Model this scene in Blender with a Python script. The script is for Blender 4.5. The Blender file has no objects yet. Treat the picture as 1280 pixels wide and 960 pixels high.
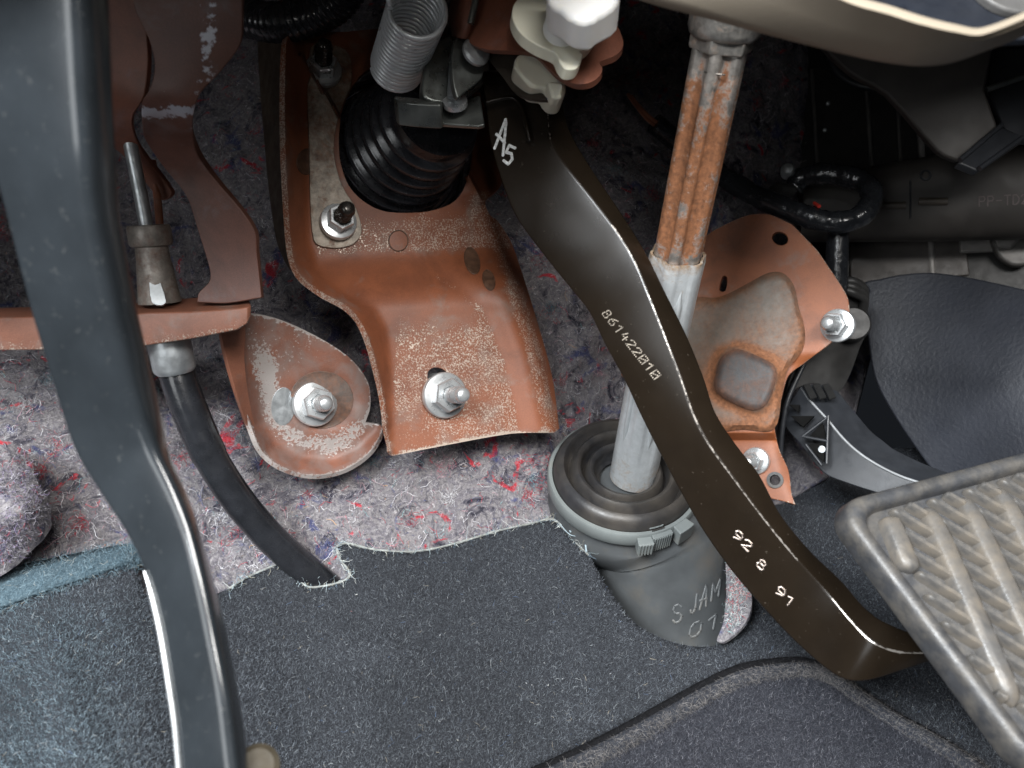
import bpy, bmesh, math, random
import numpy as np
from mathutils import Vector, Matrix, Euler, geometry

random.seed(7)
rng = np.random.default_rng(7)
scn = bpy.context.scene
col = scn.collection

# ---------------------------------------------------------------- camera
F = 1000.0                      # focal length in pixels of a 1280 x 960 frame
CAM_LOC = Vector((0.0, -0.28, 0.262))
CAM_ROT = Euler((math.radians(90 - 26), 0, math.radians(-18)), 'XYZ')
cam_d = bpy.data.cameras.new('camera')
cam = bpy.data.objects.new('camera', cam_d)
col.objects.link(cam)
cam.location, cam.rotation_euler = CAM_LOC, CAM_ROT
cam_d.sensor_width = 36.0
cam_d.lens = F / 1280 * 36
cam_d.clip_start, cam_d.clip_end = 0.005, 20
cam_d.dof.use_dof = True
cam_d.dof.focus_distance = 0.315
cam_d.dof.aperture_fstop = cam_d.lens / 1.9     # blender: aperture diameter mm = lens / fstop
scn.camera = cam
CM = Matrix.LocRotScale(CAM_LOC, CAM_ROT, None)
CR = CAM_ROT.to_matrix()

# ---------------------------------------------------------------- world, lamps, exposure
world = bpy.data.worlds.new('World')
scn.world = world
world.use_nodes = True
bg = world.node_tree.nodes['Background']
bg.inputs[0].default_value = (0.72, 0.82, 1.0, 1)
bg.inputs[1].default_value = 0.012

def area(name, at, target, sx, sy, power, color):
    l = bpy.data.lights.new(name, 'AREA')
    l.shape, l.size, l.size_y, l.energy, l.color = 'RECTANGLE', sx, sy, power, color
    o = bpy.data.objects.new(name, l)
    col.objects.link(o)
    o.location = CM @ Vector(at)
    d = (CM @ Vector(target)) - o.location
    o.rotation_euler = d.to_track_quat('-Z', 'Y').to_euler()
    return o
# daylight through the open door beside and behind the camera, and the cabin behind it
area('door_daylight', (-0.36, 0.36, 0.50), (0.0, -0.06, -0.33), 0.44, 0.30, 26.0, (0.93, 0.97, 1.0))
area('door_sill_daylight', (-0.44, -0.10, 0.46), (0.0, -0.06, -0.33), 0.34, 0.36, 1.5, (0.95, 0.98, 1.0))
area('cabin_daylight', (0.18, 0.33, 0.56), (0.02, -0.05, -0.33), 0.40, 0.28, 12.0, (1.0, 0.98, 0.95))
area('camera_fill', (0.02, 0.035, 0.0), (0.0, 0.01, -0.33), 0.012, 0.012, 0.03, (1.0, 0.97, 0.92))  # weak fill added at the camera; no torch shines here

scn.view_settings.view_transform = 'Standard'
scn.view_settings.look = 'None'
scn.view_settings.exposure = 0.0
scn.view_settings.gamma = 1.0
scn.view_settings.use_curve_mapping = False

# ---------------------------------------------------------------- geometry helpers
def P(x, y, D):
    """pixel of the photograph + distance along the camera axis -> point in the place"""
    return CM @ Vector(((x - 640) / F * D, (480 - y) / F * D, -D))

def Pn(xy, D):
    xy = np.asarray(xy, float); D = np.asarray(D, float)
    c = np.stack([(xy[:, 0] - 640) / F * D, (480 - xy[:, 1]) / F * D, -D], 1)
    R = np.array(CR); return c @ R.T + np.array(CAM_LOC)

def N(x, y, z):
    """direction in camera axes (right, up, toward the camera) -> world"""
    return (CR @ Vector((x, y, z))).normalized()

def DF(pts):
    """thin-plate surface of depth through (px, py, D) control points"""
    a = np.array(pts, float); X = a[:, :2] / 1000
    def K(A, B):
        r2 = ((A[:, None, :] - B[None]) ** 2).sum(-1) + 1e-12
        return 0.5 * r2 * np.log(r2)
    n = len(a); Q = np.concatenate([np.ones((n, 1)), X], 1)
    M = np.zeros((n + 3, n + 3)); M[:n, :n] = K(X, X) + np.eye(n) * 1e-6; M[:n, n:] = Q; M[n:, :n] = Q.T
    w = np.linalg.solve(M, np.concatenate([a[:, 2], np.zeros(3)]))
    def f(xy):
        xy = np.asarray(xy, float).reshape(-1, 2) / 1000
        out = np.empty(len(xy))
        for i in range(0, len(xy), 20000):
            s = xy[i:i + 20000]
            out[i:i + 20000] = K(s, X) @ w[:n] + w[n] + s @ w[n + 1:]
        return out
    return f

def softplus(x, w): return 0.5 * (x + np.sqrt(x * x + w * w))
def sstep(a, b, x):
    t = np.clip((x - a) / (b - a), 0, 1); return t * t * (3 - 2 * t)

def polydist(xy, poly, closed=False):
    """distance of points to a polyline, plus signed side (positive: right of travel on screen)"""
    xy = np.asarray(xy, float); poly = np.asarray(poly, float)
    A = poly if closed else poly[:-1]; B = np.roll(poly, -1, 0) if closed else poly[1:]
    best = np.full(len(xy), 1e9); side = np.zeros(len(xy))
    for a, b in zip(A, B):
        d = b - a; t = np.clip(((xy - a) @ d) / (d @ d + 1e-9), 0, 1)
        q = xy - (a + t[:, None] * d); r = np.hypot(q[:, 0], q[:, 1])
        s = np.sign(d[0] * (xy[:, 1] - a[1]) - d[1] * (xy[:, 0] - a[0]))
        m = r < best; best[m] = r[m]; side[m] = s[m]
    return best, side

def inside(xy, poly):
    xy = np.asarray(xy, float); poly = np.asarray(poly, float); r = np.zeros(len(xy), bool)
    for (x0, y0), (x1, y1) in zip(poly, np.roll(poly, -1, 0)):
        c = (y0 > xy[:, 1]) != (y1 > xy[:, 1])
        if abs(y1 - y0) > 1e-9: r ^= c & (xy[:, 0] < (x1 - x0) * (xy[:, 1] - y0) / (y1 - y0) + x0)
    return r

def smooth(pts, closed=True, n=6, corners=()):
    """rounded line through points; listed indices stay sharp"""
    p = [np.array(q, float) for q in pts]; m = len(p); out = []
    for i in range(m if closed else m - 1):
        j = (i + 1) % m; a, b = p[i], p[j]
        pa = p[i - 1] if (closed or i > 0) else a
        nb = p[(j + 1) % m] if (closed or j < m - 1) else b
        ta = (b - a) if i in corners else (b - pa) * 0.5
        tb = (b - a) if j in corners else (nb - a) * 0.5
        L = np.linalg.norm(b - a)
        for t_ in (ta, tb):
            l = np.linalg.norm(t_)
            if l > L > 0: t_ *= L / l
        for k in range(n):
            t = k / n
            out.append((2*t**3-3*t*t+1)*a + (t**3-2*t*t+t)*ta + (-2*t**3+3*t*t)*b + (t**3-t*t)*tb)
    if not closed: out.append(p[-1])
    return np.array(out)

def ellipse(cx, cy, rx, ry, rot=0, n=28):
    t = np.linspace(0, 2 * math.pi, n, endpoint=False); c, s = math.cos(rot), math.sin(rot)
    x, y = rx * np.cos(t), ry * np.sin(t)
    return np.stack([cx + x * c - y * s, cy + x * s + y * c], 1)

def vnoise(xyz, scale, seed=0, octaves=1):
    """value noise, -1..1"""
    q = np.asarray(xyz, float) * scale; tot = np.zeros(len(q)); amp, norm = 1.0, 0.0
    for o in range(octaves):
        i = np.floor(q).astype(np.int64); f = q - i; f = f * f * (3 - 2 * f); acc = np.zeros(len(q))
        for c in range(2 ** q.shape[1]):
            w = np.ones(len(q)); h = np.full(len(q), (seed + o * 17) * 374761393, np.int64)
            for d in range(q.shape[1]):
                b = (c >> d) & 1
                w *= f[:, d] if b else 1 - f[:, d]
                h = (h ^ ((i[:, d] + b) * (668265263, 2246822519, 3266489917)[d])) * 1274126177 & 0xFFFFFFFF
                h ^= h >> 15
            acc += w * ((h & 0xFFFF) / 32767.5 - 1)
        tot += acc * amp; norm += amp; amp *= 0.5; q = q * 2.03 + 7.1
    return tot / norm

# ---------------------------------------------------------------- object helpers
def thing(name, label, cat, loc, group=None):
    o = bpy.data.objects.new(name, None); col.objects.link(o)
    o.empty_display_size = 0.01; o.location = loc; o['label'] = label; o['category'] = cat
    if group: o['group'] = group
    return o

def tag(o, label, cat, group=None):
    o['label'] = label; o['category'] = cat
    if group: o['group'] = group
    return o

def wloc(o):
    v = Vector((0, 0, 0))
    while o is not None: v = v + o.location; o = o.parent
    return v

def emit(name, verts, faces, mat, parent=None, smoothed=True, angle=38, bevel=0, bseg=2, solid=0, sub=0, wear=None, colors=None, kind=None, label=None):
    v = np.asarray([tuple(q) for q in verts] if not isinstance(verts, np.ndarray) else verts, float)
    c = v.mean(0) if len(v) else np.zeros(3)
    me = bpy.data.meshes.new(name)
    if isinstance(faces, np.ndarray):
        n, k = faces.shape
        me.vertices.add(len(v)); me.vertices.foreach_set('co', (v - c).astype(np.float32).ravel())
        me.loops.add(n * k); me.loops.foreach_set('vertex_index', faces.astype(np.int32).ravel())
        me.polygons.add(n); me.polygons.foreach_set('loop_start', np.arange(0, n * k, k, dtype=np.int32))
        me.update(calc_edges=True)
    else:
        me.from_pydata((v - c).tolist(), [], [list(map(int, f)) for f in faces])
    if wear is not None:
        at = me.attributes.new('wear', 'FLOAT', 'POINT'); at.data.foreach_set('value', np.asarray(wear, np.float32))
    if colors is not None:
        at = me.attributes.new('tint', 'FLOAT_COLOR', 'POINT'); at.data.foreach_set('color', np.asarray(colors, np.float32).ravel())
    if smoothed:
        me.shade_smooth()
        if angle and not solid and not bevel: me.set_sharp_from_angle(angle=math.radians(angle))
    if mat: me.materials.append(mat)
    o = bpy.data.objects.new(name, me); col.objects.link(o)
    if parent: o.parent = parent
    o.location = Vector(c) - wloc(parent)
    if solid:
        m = o.modifiers.new('thickness', 'SOLIDIFY'); m.thickness = abs(solid); m.offset = -1 if solid > 0 else 1; m.use_even_offset = False
    if bevel:
        m = o.modifiers.new('edge', 'BEVEL'); m.width = bevel; m.segments = bseg; m.limit_method = 'ANGLE'; m.angle_limit = math.radians(50)
        m.harden_normals = bool(smoothed)
    if sub:
        m = o.modifiers.new('round', 'SUBSURF'); m.levels = m.render_levels = sub
    if smoothed and (bevel or solid) and not sub:
        me.set_sharp_from_angle(angle=math.radians(60 if solid else min(angle or 60, 38)))
    if kind: o['kind'] = kind
    if label: o['label'] = label
    return o

def fix_normals(o):
    bm = bmesh.new(); bm.from_mesh(o.data); bmesh.ops.recalc_face_normals(bm, faces=bm.faces); bm.to_mesh(o.data); bm.free(); return o

def sheet(name, outline, D, thick, mat, parent=None, holes=(), spacing=7, wear=None, bevel=0.0004, kind=None, label=None, disp=None):
    """pressed sheet: outline and holes seen from the camera, depth from D, real thickness behind"""
    loops = [np.asarray(outline, float)] + [np.asarray(h, float) for h in holes]
    pts, edges = [], []
    for lp in loops:
        b = len(pts); pts += [Vector(q) for q in lp]; edges += [(b + i, b + (i + 1) % len(lp)) for i in range(len(lp))]
    o = loops[0]; x0, y0 = o.min(0); x1, y1 = o.max(0)
    gx, gy = np.meshgrid(np.arange(x0, x1, spacing), np.arange(y0, y1, spacing))
    gx = gx + (np.arange(gx.shape[0]) % 2)[:, None] * spacing * .5
    g = np.stack([gx.ravel(), gy.ravel()], 1)
    ok = inside(g, o)
    for h in loops[1:]: ok &= ~inside(g, h)
    g = g[ok]
    for lp in loops:
        d, _ = polydist(g, lp, True); g = g[d > spacing * .45]
    pts += [Vector(q) for q in g]
    r = geometry.delaunay_2d_cdt(pts, edges, [], 0, 1e-4)
    xy = np.array([tuple(q) for q in r[0]]); tri = np.array([f for f in r[2] if len(f) == 3])
    ce = xy[tri].mean(1); ok = inside(ce, o)
    for h in loops[1:]: ok &= ~inside(ce, h)
    tri = tri[ok]
    a, b, c = xy[tri[:, 0]], xy[tri[:, 1]], xy[tri[:, 2]]
    s = (b[:, 0]-a[:, 0])*(c[:, 1]-a[:, 1]) - (b[:, 1]-a[:, 1])*(c[:, 0]-a[:, 0])
    flip = s > 0                                     # screen y runs down: make normals face the camera
    tri[flip] = tri[flip][:, [0, 2, 1]]
    d = D(xy); v = Pn(xy, d)
    if disp is not None: v = disp(xy, v)
    w = wear(xy) if wear is not None else None
    return emit(name, v, tri, mat, parent, bevel=bevel, solid=thick, wear=w, kind=kind, label=label)

def ring_frame(d):
    d = d.normalized(); a = Vector((0, 0, 1)) if abs(d.z) < .9 else Vector((1, 0, 0))
    u = d.cross(a).normalized(); return u, d.cross(u).normalized()

def lathe(name, c, axis, prof, mat, parent=None, n=40, cap=True, angle=40, bevel=0, a0=0.0, a1=2 * math.pi, label=None, wear=None, spin=0.0):
    """prof: (radius, height along axis)"""
    axis = axis.normalized(); u, w = ring_frame(axis); v, f = [], []
    full = abs(a1 - a0 - 2 * math.pi) < 1e-6; m = n if full else n + 1
    for r, h in prof:
        for k in range(m):
            t = a0 + (a1 - a0) * k / n + spin; v.append(c + axis * h + (u * math.cos(t) + w * math.sin(t)) * r)
    for i in range(len(prof) - 1):
        for k in range(n if full else n):
            k2 = (k + 1) % m; f.append((i*m+k, i*m+k2, (i+1)*m+k2, (i+1)*m+k))
    if cap and full:
        if prof[0][0] > 1e-6: f.append(tuple(range(m - 1, -1, -1)))
        if prof[-1][0] > 1e-6: f.append(tuple((len(prof)-1)*m + k for k in range(m)))
    o = emit(name, v, f, mat, parent, angle=angle, bevel=bevel, label=label)
    return fix_normals(o)

def tube(name, path, rad, mat, parent=None, n=12, flat=1.0, label=None, kind=None, closed_caps=True):
    path = [Vector(q) for q in path]; m = len(path)
    if not hasattr(rad, '__len__'): rad = [rad] * m
    v, f = [], []; u = None
    for i in range(m):
        d = (path[min(i+1, m-1)] - path[max(i-1, 0)]).normalized()
        if u is None: u, _ = ring_frame(d)
        u = (u - d * u.dot(d)).normalized(); w = d.cross(u)
        for k in range(n):
            t = 2 * math.pi * k / n; v.append(path[i] + (u * math.cos(t) + w * math.sin(t) * flat) * rad[i])
    for i in range(m - 1):
        for k in range(n): f.append((i*n+k, i*n+(k+1) % n, (i+1)*n+(k+1) % n, (i+1)*n+k))
    if closed_caps: f += [tuple(range(n-1, -1, -1)), tuple((m-1)*n+k for k in range(n))]
    return emit(name, v, f, mat, parent, label=label, kind=kind, angle=50)

def loft(name, rings, mat, parent=None, closed=True, bevel=0, bseg=2, sub=0, label=None, wear=None, angle=38, caps=True):
    m = len(rings[0]); v = [q for r in rings for q in r]; f = []
    for i in range(len(rings) - 1):
        for k in range(m if closed else m - 1): f.append((i*m+k, i*m+(k+1) % m, (i+1)*m+(k+1) % m, (i+1)*m+k))
    if caps and closed: f += [tuple(range(m-1, -1, -1)), tuple((len(rings)-1)*m+k for k in range(m))]
    o = emit(name, v, f, mat, parent, bevel=bevel, bseg=bseg, sub=sub, label=label, angle=angle, wear=wear)
    return fix_normals(o) if closed else o

def prism(name, pts, n, depth, mat, parent=None, bevel=0.0005, label=None, bseg=2):
    """planar polygon (world points) given thickness along -n"""
    m = len(pts); v = list(pts) + [q - n * depth for q in pts]
    f = [tuple(range(m)), tuple(range(2*m-1, m-1, -1))] + [(k, m+k, m+(k+1) % m, (k+1) % m) for k in range(m)]
    return fix_normals(emit(name, v, f, mat, parent, bevel=bevel, bseg=bseg, label=label, angle=30))

class Plane:
    """a plane in the place through one pixel+depth, facing n (camera axes)"""
    def __init__(s, x, y, D, n):
        s.o = P(x, y, D); s.n = N(*n)
    def at(s, x, y, h=0.0):
        d = (P(x, y, 1.0) - CAM_LOC); t = (s.o - CAM_LOC).dot(s.n) / d.dot(s.n); return CAM_LOC + d * t + s.n * h
    def D(s, xy):
        xy = np.asarray(xy, float); n = CR.transposed() @ s.n; o = CR.transposed() @ (s.o - CAM_LOC)
        return o.dot(n) / ((xy[:, 0]-640)/F*n.x + (480-xy[:, 1])/F*n.y - n.z)
    def poly(s, pts, h=0.0): return [s.at(x, y, h) for x, y in pts]

def sweep(pts, n=8):
    return [Vector(q) for q in smooth([tuple(p) for p in pts], False, n)]

# ---------------------------------------------------------------- materials
def new_mat(name):
    m = bpy.data.materials.new(name); m.use_nodes = True
    nt = m.node_tree; b = nt.nodes['Principled BSDF']
    tc = nt.nodes.new('ShaderNodeTexCoord')
    return m, nt, b, tc.outputs['Object']

def noise(nt, co, scale, detail=3, rough=0.55, dist=0.0):
    n = nt.nodes.new('ShaderNodeTexNoise'); n.inputs['Scale'].default_value = scale
    n.inputs['Detail'].default_value = detail; n.inputs['Roughness'].default_value = rough; n.inputs['Distortion'].default_value = dist
    nt.links.new(co, n.inputs['Vector']); return n.outputs['Fac']

def ramp(nt, fac, stops, interp='LINEAR'):
    r = nt.nodes.new('ShaderNodeValToRGB'); r.color_ramp.interpolation = interp
    e = r.color_ramp.elements
    while len(e) < len(stops): e.new(0.5)
    for k, (p, c) in enumerate(stops):
        e[k].position = p; e[k].color = c if len(c) == 4 else (*c, 1)
    nt.links.new(fac, r.inputs[0]); return r.outputs[0]

def mixc(nt, fac, a, b, mode='MIX'):
    m = nt.nodes.new('ShaderNodeMix'); m.data_type = 'RGBA'; m.blend_type = mode
    for sock, val in ((m.inputs[0], fac), (m.inputs[6], a), (m.inputs[7], b)):
        if hasattr(val, 'links') or hasattr(val, 'is_linked'): nt.links.new(val, sock)
        else: sock.default_value = val if not isinstance(val, tuple) else (*val[:3], 1)
    return m.outputs[2]

def math_(nt, op, a, b=None, clamp=False):
    m = nt.nodes.new('ShaderNodeMath'); m.operation = op; m.use_clamp = clamp
    for k, val in enumerate((a, b)):
        if val is None: continue
        if hasattr(val, 'is_linked'): nt.links.new(val, m.inputs[k])
        else: m.inputs[k].default_value = val
    return m.outputs[0]

def bump(nt, b, h, dist, strength=1.0):
    n = nt.nodes.new('ShaderNodeBump'); n.inputs['Distance'].default_value = dist; n.inputs['Strength'].default_value = strength
    nt.links.new(h, n.inputs['Height']); nt.links.new(n.outputs[0], b.inputs['Normal'])

def plain(name, c, rough=.5, metal=0.0, var=.25, vs=120, rv=.12, bs=900, bd=0.00008, spec=.5, coat=0.0, dirt=None, ds=60, dt=(.5, .7)):
    """base colour with grain, mild colour and gloss variation, optional dust or stain of its own shape"""
    m, nt, b, co = new_mat(name)
    n1 = noise(nt, co, vs, 4)
    lo = tuple(x * (1 - var) for x in c); hi = tuple(min(1, x * (1 + var)) for x in c)
    colr = ramp(nt, n1, [(.3, lo), (.7, hi)])
    if dirt:
        f = ramp(nt, noise(nt, co, ds, 5, .65), [(dt[0], (0, 0, 0)), (dt[1], (1, 1, 1))])
        colr = mixc(nt, f, colr, dirt)
    nt.links.new(colr, b.inputs['Base Color'])
    r = ramp(nt, noise(nt, co, vs * 1.7, 4), [(.3, (max(0.02, rough - rv),) * 3), (.7, (min(1, rough + rv),) * 3)])
    nt.links.new(r, b.inputs['Roughness'])
    b.inputs['Metallic'].default_value = metal; b.inputs['Specular IOR Level'].default_value = spec
    b.inputs['Coat Weight'].default_value = coat; b.inputs['Coat Roughness'].default_value = .12
    if bd: bump(nt, b, noise(nt, co, bs, 3), bd)
    return m

def rusty(name, paint=(.215, .069, .030), paint2=(.150, .049, .024), worn=(.44, .36, .30), grey=(.19, .165, .145), stain=0.0, speckle=1500):
    """red-brown primer, speckled through to bare steel where the 'wear' attribute says"""
    m, nt, b, co = new_mat(name)
    w = nt.nodes.new('ShaderNodeAttribute'); w.attribute_name = 'wear'; wear = w.outputs['Fac']
    base = ramp(nt, noise(nt, co, 55, 5, .6), [(.32, paint2), (.52, paint), (.72, tuple(x * 1.2 for x in paint))])
    fine = noise(nt, co, 2600, 2)
    base = mixc(nt, .35, base, ramp(nt, fine, [(.3, tuple(x * .55 for x in paint)), (.7, tuple(x * 1.3 for x in paint))]))
    # dull grey-brown steel showing under thin paint
    thin = ramp(nt, math_(nt, 'ADD', noise(nt, co, 70, 5, .65, .4), math_(nt, 'MULTIPLY', wear, .10)), [(.56 - stain, (0, 0, 0)), (.76 - stain, (1, 1, 1))])
    base = mixc(nt, math_(nt, 'MULTIPLY', thin, .6), base, grey)
    grime = ramp(nt, noise(nt, co, 34, 6, .7, .6), [(.50, (0, 0, 0)), (.72, (1, 1, 1))])
    base = mixc(nt, math_(nt, 'MULTIPLY', grime, .55), base, tuple(x * .42 for x in paint2))
    # crisp speckle
    sp = math_(nt, 'ADD', math_(nt, 'MULTIPLY', noise(nt, co, speckle, 5, .68), .82), math_(nt, 'MULTIPLY', noise(nt, co, 210, 4), .18))
    th = math_(nt, 'SUBTRACT', sp, math_(nt, 'SUBTRACT', .80, math_(nt, 'MULTIPLY', wear, .42)))
    mask = math_(nt, 'MULTIPLY', th, 14.0, True)
    c = mixc(nt, mask, base, worn)
    nt.links.new(c, b.inputs['Base Color'])
    r = ramp(nt, mask, [(0, (.52,) * 3), (1, (.38,) * 3)]); nt.links.new(r, b.inputs['Roughness'])
    nt.links.new(math_(nt, 'MULTIPLY', mask, .45), b.inputs['Metallic'])
    bump(nt, b, math_(nt, 'ADD', math_(nt, 'MULTIPLY', mask, -.6), math_(nt, 'MULTIPLY', fine, .6)), .00012, .8)
    return m

def steel_rust(name, steel=(.36, .34, .32), rust=(.34, .115, .035), bias=.5, metal=.75, soft=.04, rough=.42, sc=90, con=1.0):
    m, nt, b, co = new_mat(name)
    w = nt.nodes.new('ShaderNodeAttribute'); w.attribute_name = 'wear'
    n = math_(nt, 'ADD', math_(nt, 'MULTIPLY', noise(nt, co, sc, 6, .72, .5), .8), math_(nt, 'MULTIPLY', noise(nt, co, 900, 3), .2))
    n = math_(nt, 'ADD', n, w.outputs['Fac'])
    f = ramp(nt, n, [(bias - soft, (0, 0, 0)), (bias + soft, (1, 1, 1))])
    s = ramp(nt, noise(nt, co, 300, 4, .7), [(.3, tuple(x * (1 - .5 * con) for x in steel)), (.68, tuple(min(1, x * (1 + .25 * con)) for x in steel))])
    r_ = ramp(nt, noise(nt, co, 520, 4, .7), [(.3, tuple(x * .5 for x in rust)), (.7, tuple(x * 1.35 for x in rust))])
    nt.links.new(mixc(nt, f, s, r_), b.inputs['Base Color'])
    nt.links.new(math_(nt, 'MULTIPLY', math_(nt, 'SUBTRACT', 1.0, f), metal), b.inputs['Metallic'])
    nt.links.new(ramp(nt, f, [(0, (rough,) * 3), (1, (.8,) * 3)]), b.inputs['Roughness'])
    bump(nt, b, noise(nt, co, 1300, 4, .7), .00012, .7)
    return m

def tinted(name, rough=.9, sheen=.3):
    m, nt, b, co = new_mat(name)
    a = nt.nodes.new('ShaderNodeAttribute'); a.attribute_name = 'tint'
    nt.links.new(a.outputs['Color'], b.inputs['Base Color']); b.inputs['Roughness'].default_value = rough
    b.inputs['Specular IOR Level'].default_value = .2
    return m

m_rust = rusty('red_brown_primer')
m_rust_dark = rusty('dark_red_brown_primer', (.19, .068, .040), (.12, .045, .028), worn=(.45, .43, .44), grey=(.16, .14, .15))
m_rust_c = rusty('orange_primer', (.25, .078, .027), (.175, .054, .021))
m_zinc = plain('zinc_plate', (.66, .68, .69), .30, .72, .07, 160, .06, 1500, .00001)
m_zinc_dull = plain('dull_zinc', (.42, .44, .45), .42, .7, .25, 200, .12, 1200, .00006)
m_zinc_olive = plain('dark_zinc', (.16, .17, .16), .34, .75, .4, 90, .14, 900, .00006)
m_stud_dark = plain('oily_stud', (.05, .045, .04), .25, .7, .4, 300)
m_galv = plain('galvanised_tube', (.50, .525, .535), .38, .35, .14, 110, .12, 800, .00005, dirt=(.42, .36, .29), ds=140, dt=(.62, .80))
m_shaft = steel_rust('rusted_shaft_steel', (.40, .37, .34), (.215, .088, .038), bias=.515, soft=.06, sc=150)
m_tube = steel_rust('stained_galvanised_tube', (.47, .49, .50), (.27, .19, .125), bias=.70, soft=.10, metal=.3, rough=.40, sc=130, con=.3)
m_joint = steel_rust('joint_steel', (.42, .40, .37), (.20, .10, .05), bias=.60, soft=.08, rough=.3)
m_patch = steel_rust('heat_blued_steel', (.155, .13, .108), (.22, .092, .042), bias=.61, metal=.15, soft=.16, rough=.45, sc=38, con=.5)
m_black_paint = plain('gloss_black_paint', (.0105, .0072, .0045), .26, 0, .12, 80, .015, 700, .00001, .4, coat=0.0, dirt=(.10, .085, .068), ds=520, dt=(.665, .80))
m_black_gloss = plain('worn_gloss_black', (.016, .019, .022), .20, 0, .2, 60, .02, 500, .00001, .6, coat=.4, dirt=(.05, .052, .052), ds=420, dt=(.61, .8))
m_edge = plain('bare_edge_steel', (.50, .46, .42), .35, .7, .4, 400)
m_rubber = plain('black_rubber', (.022, .022, .024), .40, 0, .3, 120, .1, 700, .00006, .4, dirt=(.085, .072, .058), ds=24, dt=(.42, .80))
m_rubber_clean = plain('clean_black_rubber', (.016, .017, .020), .25, 0, .3, 100, .1, 900, .00003, .6)
m_rubber_grey = plain('dusty_rubber_sleeve', (.075, .08, .083), .40, 0, .2, 60, .08, 700, .00004, .4, dirt=(.12, .105, .085), ds=35, dt=(.5, .8))
m_pad = plain('worn_pedal_rubber', (.036, .037, .040), .42, 0, .25, 200, .1, 1100, .00010, .45, dirt=(.095, .086, .074), ds=150, dt=(.40, .8))
m_pad_worn = plain('polished_tread_rubber', (.080, .077, .074), .38, 0, .25, 260, .1, 1100, .00008, .45, dirt=(.125, .108, .088), ds=120, dt=(.40, .68))
m_black_plastic = plain('black_plastic', (.020, .0195, .019), .42, 0, .25, 120, .08, 1400, .00003, .25)
m_dark_plastic = plain('dark_grey_plastic', (.020, .022, .026), .42, 0, .2, 120, .08, 1600, .00003, .5)
m_duct = plain('matt_duct_plastic', (.040, .036, .033), .55, 0, .25, 60, .08, 1100, .00004, .4)
m_panel = plain('grained_console_trim', (.014, .016, .022), .50, 0, .3, 25, .08, 520, .00022, .5)
m_beige = plain('beige_trim_plastic', (.255, .215, .165), .5, 0, .06, 40, .06, 1500, .00003, .4)
m_navy = plain('navy_trim_plastic', (.011, .013, .018), .5, 0, .2, spec=.25)
m_cream = plain('cream_nylon', (.70, .68, .56), .38, 0, .06, 60, .06, 900, .00002, .5)
m_white = plain('white_plastic', (.80, .79, .77), .38, 0, .04, 60, .06, 900, .00002, .5)
for mm in (m_cream, m_white):
    bb = mm.node_tree.nodes['Principled BSDF']; bb.inputs['Subsurface Weight'].default_value = .3; bb.inputs['Subsurface Radius'].default_value = (.002, .0018, .0014)
m_clamp = plain('grey_clamp_plastic', (.155, .17, .168), .45, 0, .12, 60, .08, 900, .00003, .4, dirt=(.20, .18, .15), ds=50, dt=(.55, .8))
m_tape = plain('shiny_black_tape', (.012, .013, .015), .22, 0, .3, 200, .1, 260, .0004, .6)
m_ink = plain('white_paint_marker', (.62, .64, .64), .6, 0, .35, 1100)
m_dots = plain('stamped_bare_metal', (.21, .18, .145), .5, .1, .75, 1400)
m_stamp = plain('bright_stamped_metal', (.17, .14, .12), .3, .85, .6, 900)
m_print = plain('faded_grey_print', (.10, .08, .08), .6, 0, .2)
m_copper = plain('copper_lead', (.30, .12, .07), .4, .3, .2)
m_yellow = plain('olive_lead', (.16, .13, .03), .5, 0, .2)
m_alu = plain('grey_cast_panel', (.20, .19, .18), .5, .3, .2)
m_fibre = tinted('loose_fibres')
m_felt = None
def felt_mat():
    m, nt, b, co = new_mat('recycled_felt')
    n = ramp(nt, noise(nt, co, 75, 5, .7, 1.2), [(.32, (.022, .022, .034)), (.42, (.12, .112, .130)), (.50, (.24, .225, .230)), (.58, (.14, .130, .148)), (.72, (.37, .35, .35))])
    red = ramp(nt, noise(nt, co, 62, 4, .6, 1.5), [(.625, (0, 0, 0)), (.67, (1, 1, 1))])
    mp = nt.nodes.new('ShaderNodeMapping'); mp.inputs['Location'].default_value = (3.1, 1.7, 9.2); nt.links.new(co, mp.inputs[0])
    blue = ramp(nt, noise(nt, mp.outputs[0], 60, 4, .6, 1.2), [(.60, (0, 0, 0)), (.68, (1, 1, 1))])
    mq = nt.nodes.new('ShaderNodeMapping'); mq.inputs['Location'].default_value = (-5.1, 2.7, 4.4); nt.links.new(co, mq.inputs[0])
    wht = ramp(nt, noise(nt, mq.outputs[0], 240, 5, .7, 2.0), [(.60, (0, 0, 0)), (.68, (1, 1, 1))])
    c = mixc(nt, red, n, (.42, .045, .06)); c = mixc(nt, math_(nt, 'MULTIPLY', blue, .8), c, (.055, .065, .16)); c = mixc(nt, math_(nt, 'MULTIPLY', wht, .6), c, (.60, .55, .56))
    c = mixc(nt, .5, c, ramp(nt, noise(nt, co, 900, 4, .75, 1.0), [(.3, (.12, .12, .12)), (.7, (.9, .9, .9))]), 'OVERLAY')
    nt.links.new(c, b.inputs['Base Color']); b.inputs['Roughness'].default_value = .95; b.inputs['Specular IOR Level'].default_value = .15
    bump(nt, b, noise(nt, co, 520, 6, .75, 1.0), .0012, .9)
    return m
m_felt = felt_mat()
def carpet_mat(name, dark, light):
    m, nt, b, co = new_mat(name)
    c = ramp(nt, noise(nt, co, 1500, 4, .75, .6), [(.36, dark), (.64, light)])
    nt.links.new(c, b.inputs['Base Color']); b.inputs['Roughness'].default_value = .95; b.inputs['Specular IOR Level'].default_value = .15
    bump(nt, b, noise(nt, co, 900, 5, .75), .0008, .9)
    return m
m_carpet = carpet_mat('charcoal_carpet', (.012, .013, .016), (.048, .052, .060))
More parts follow.
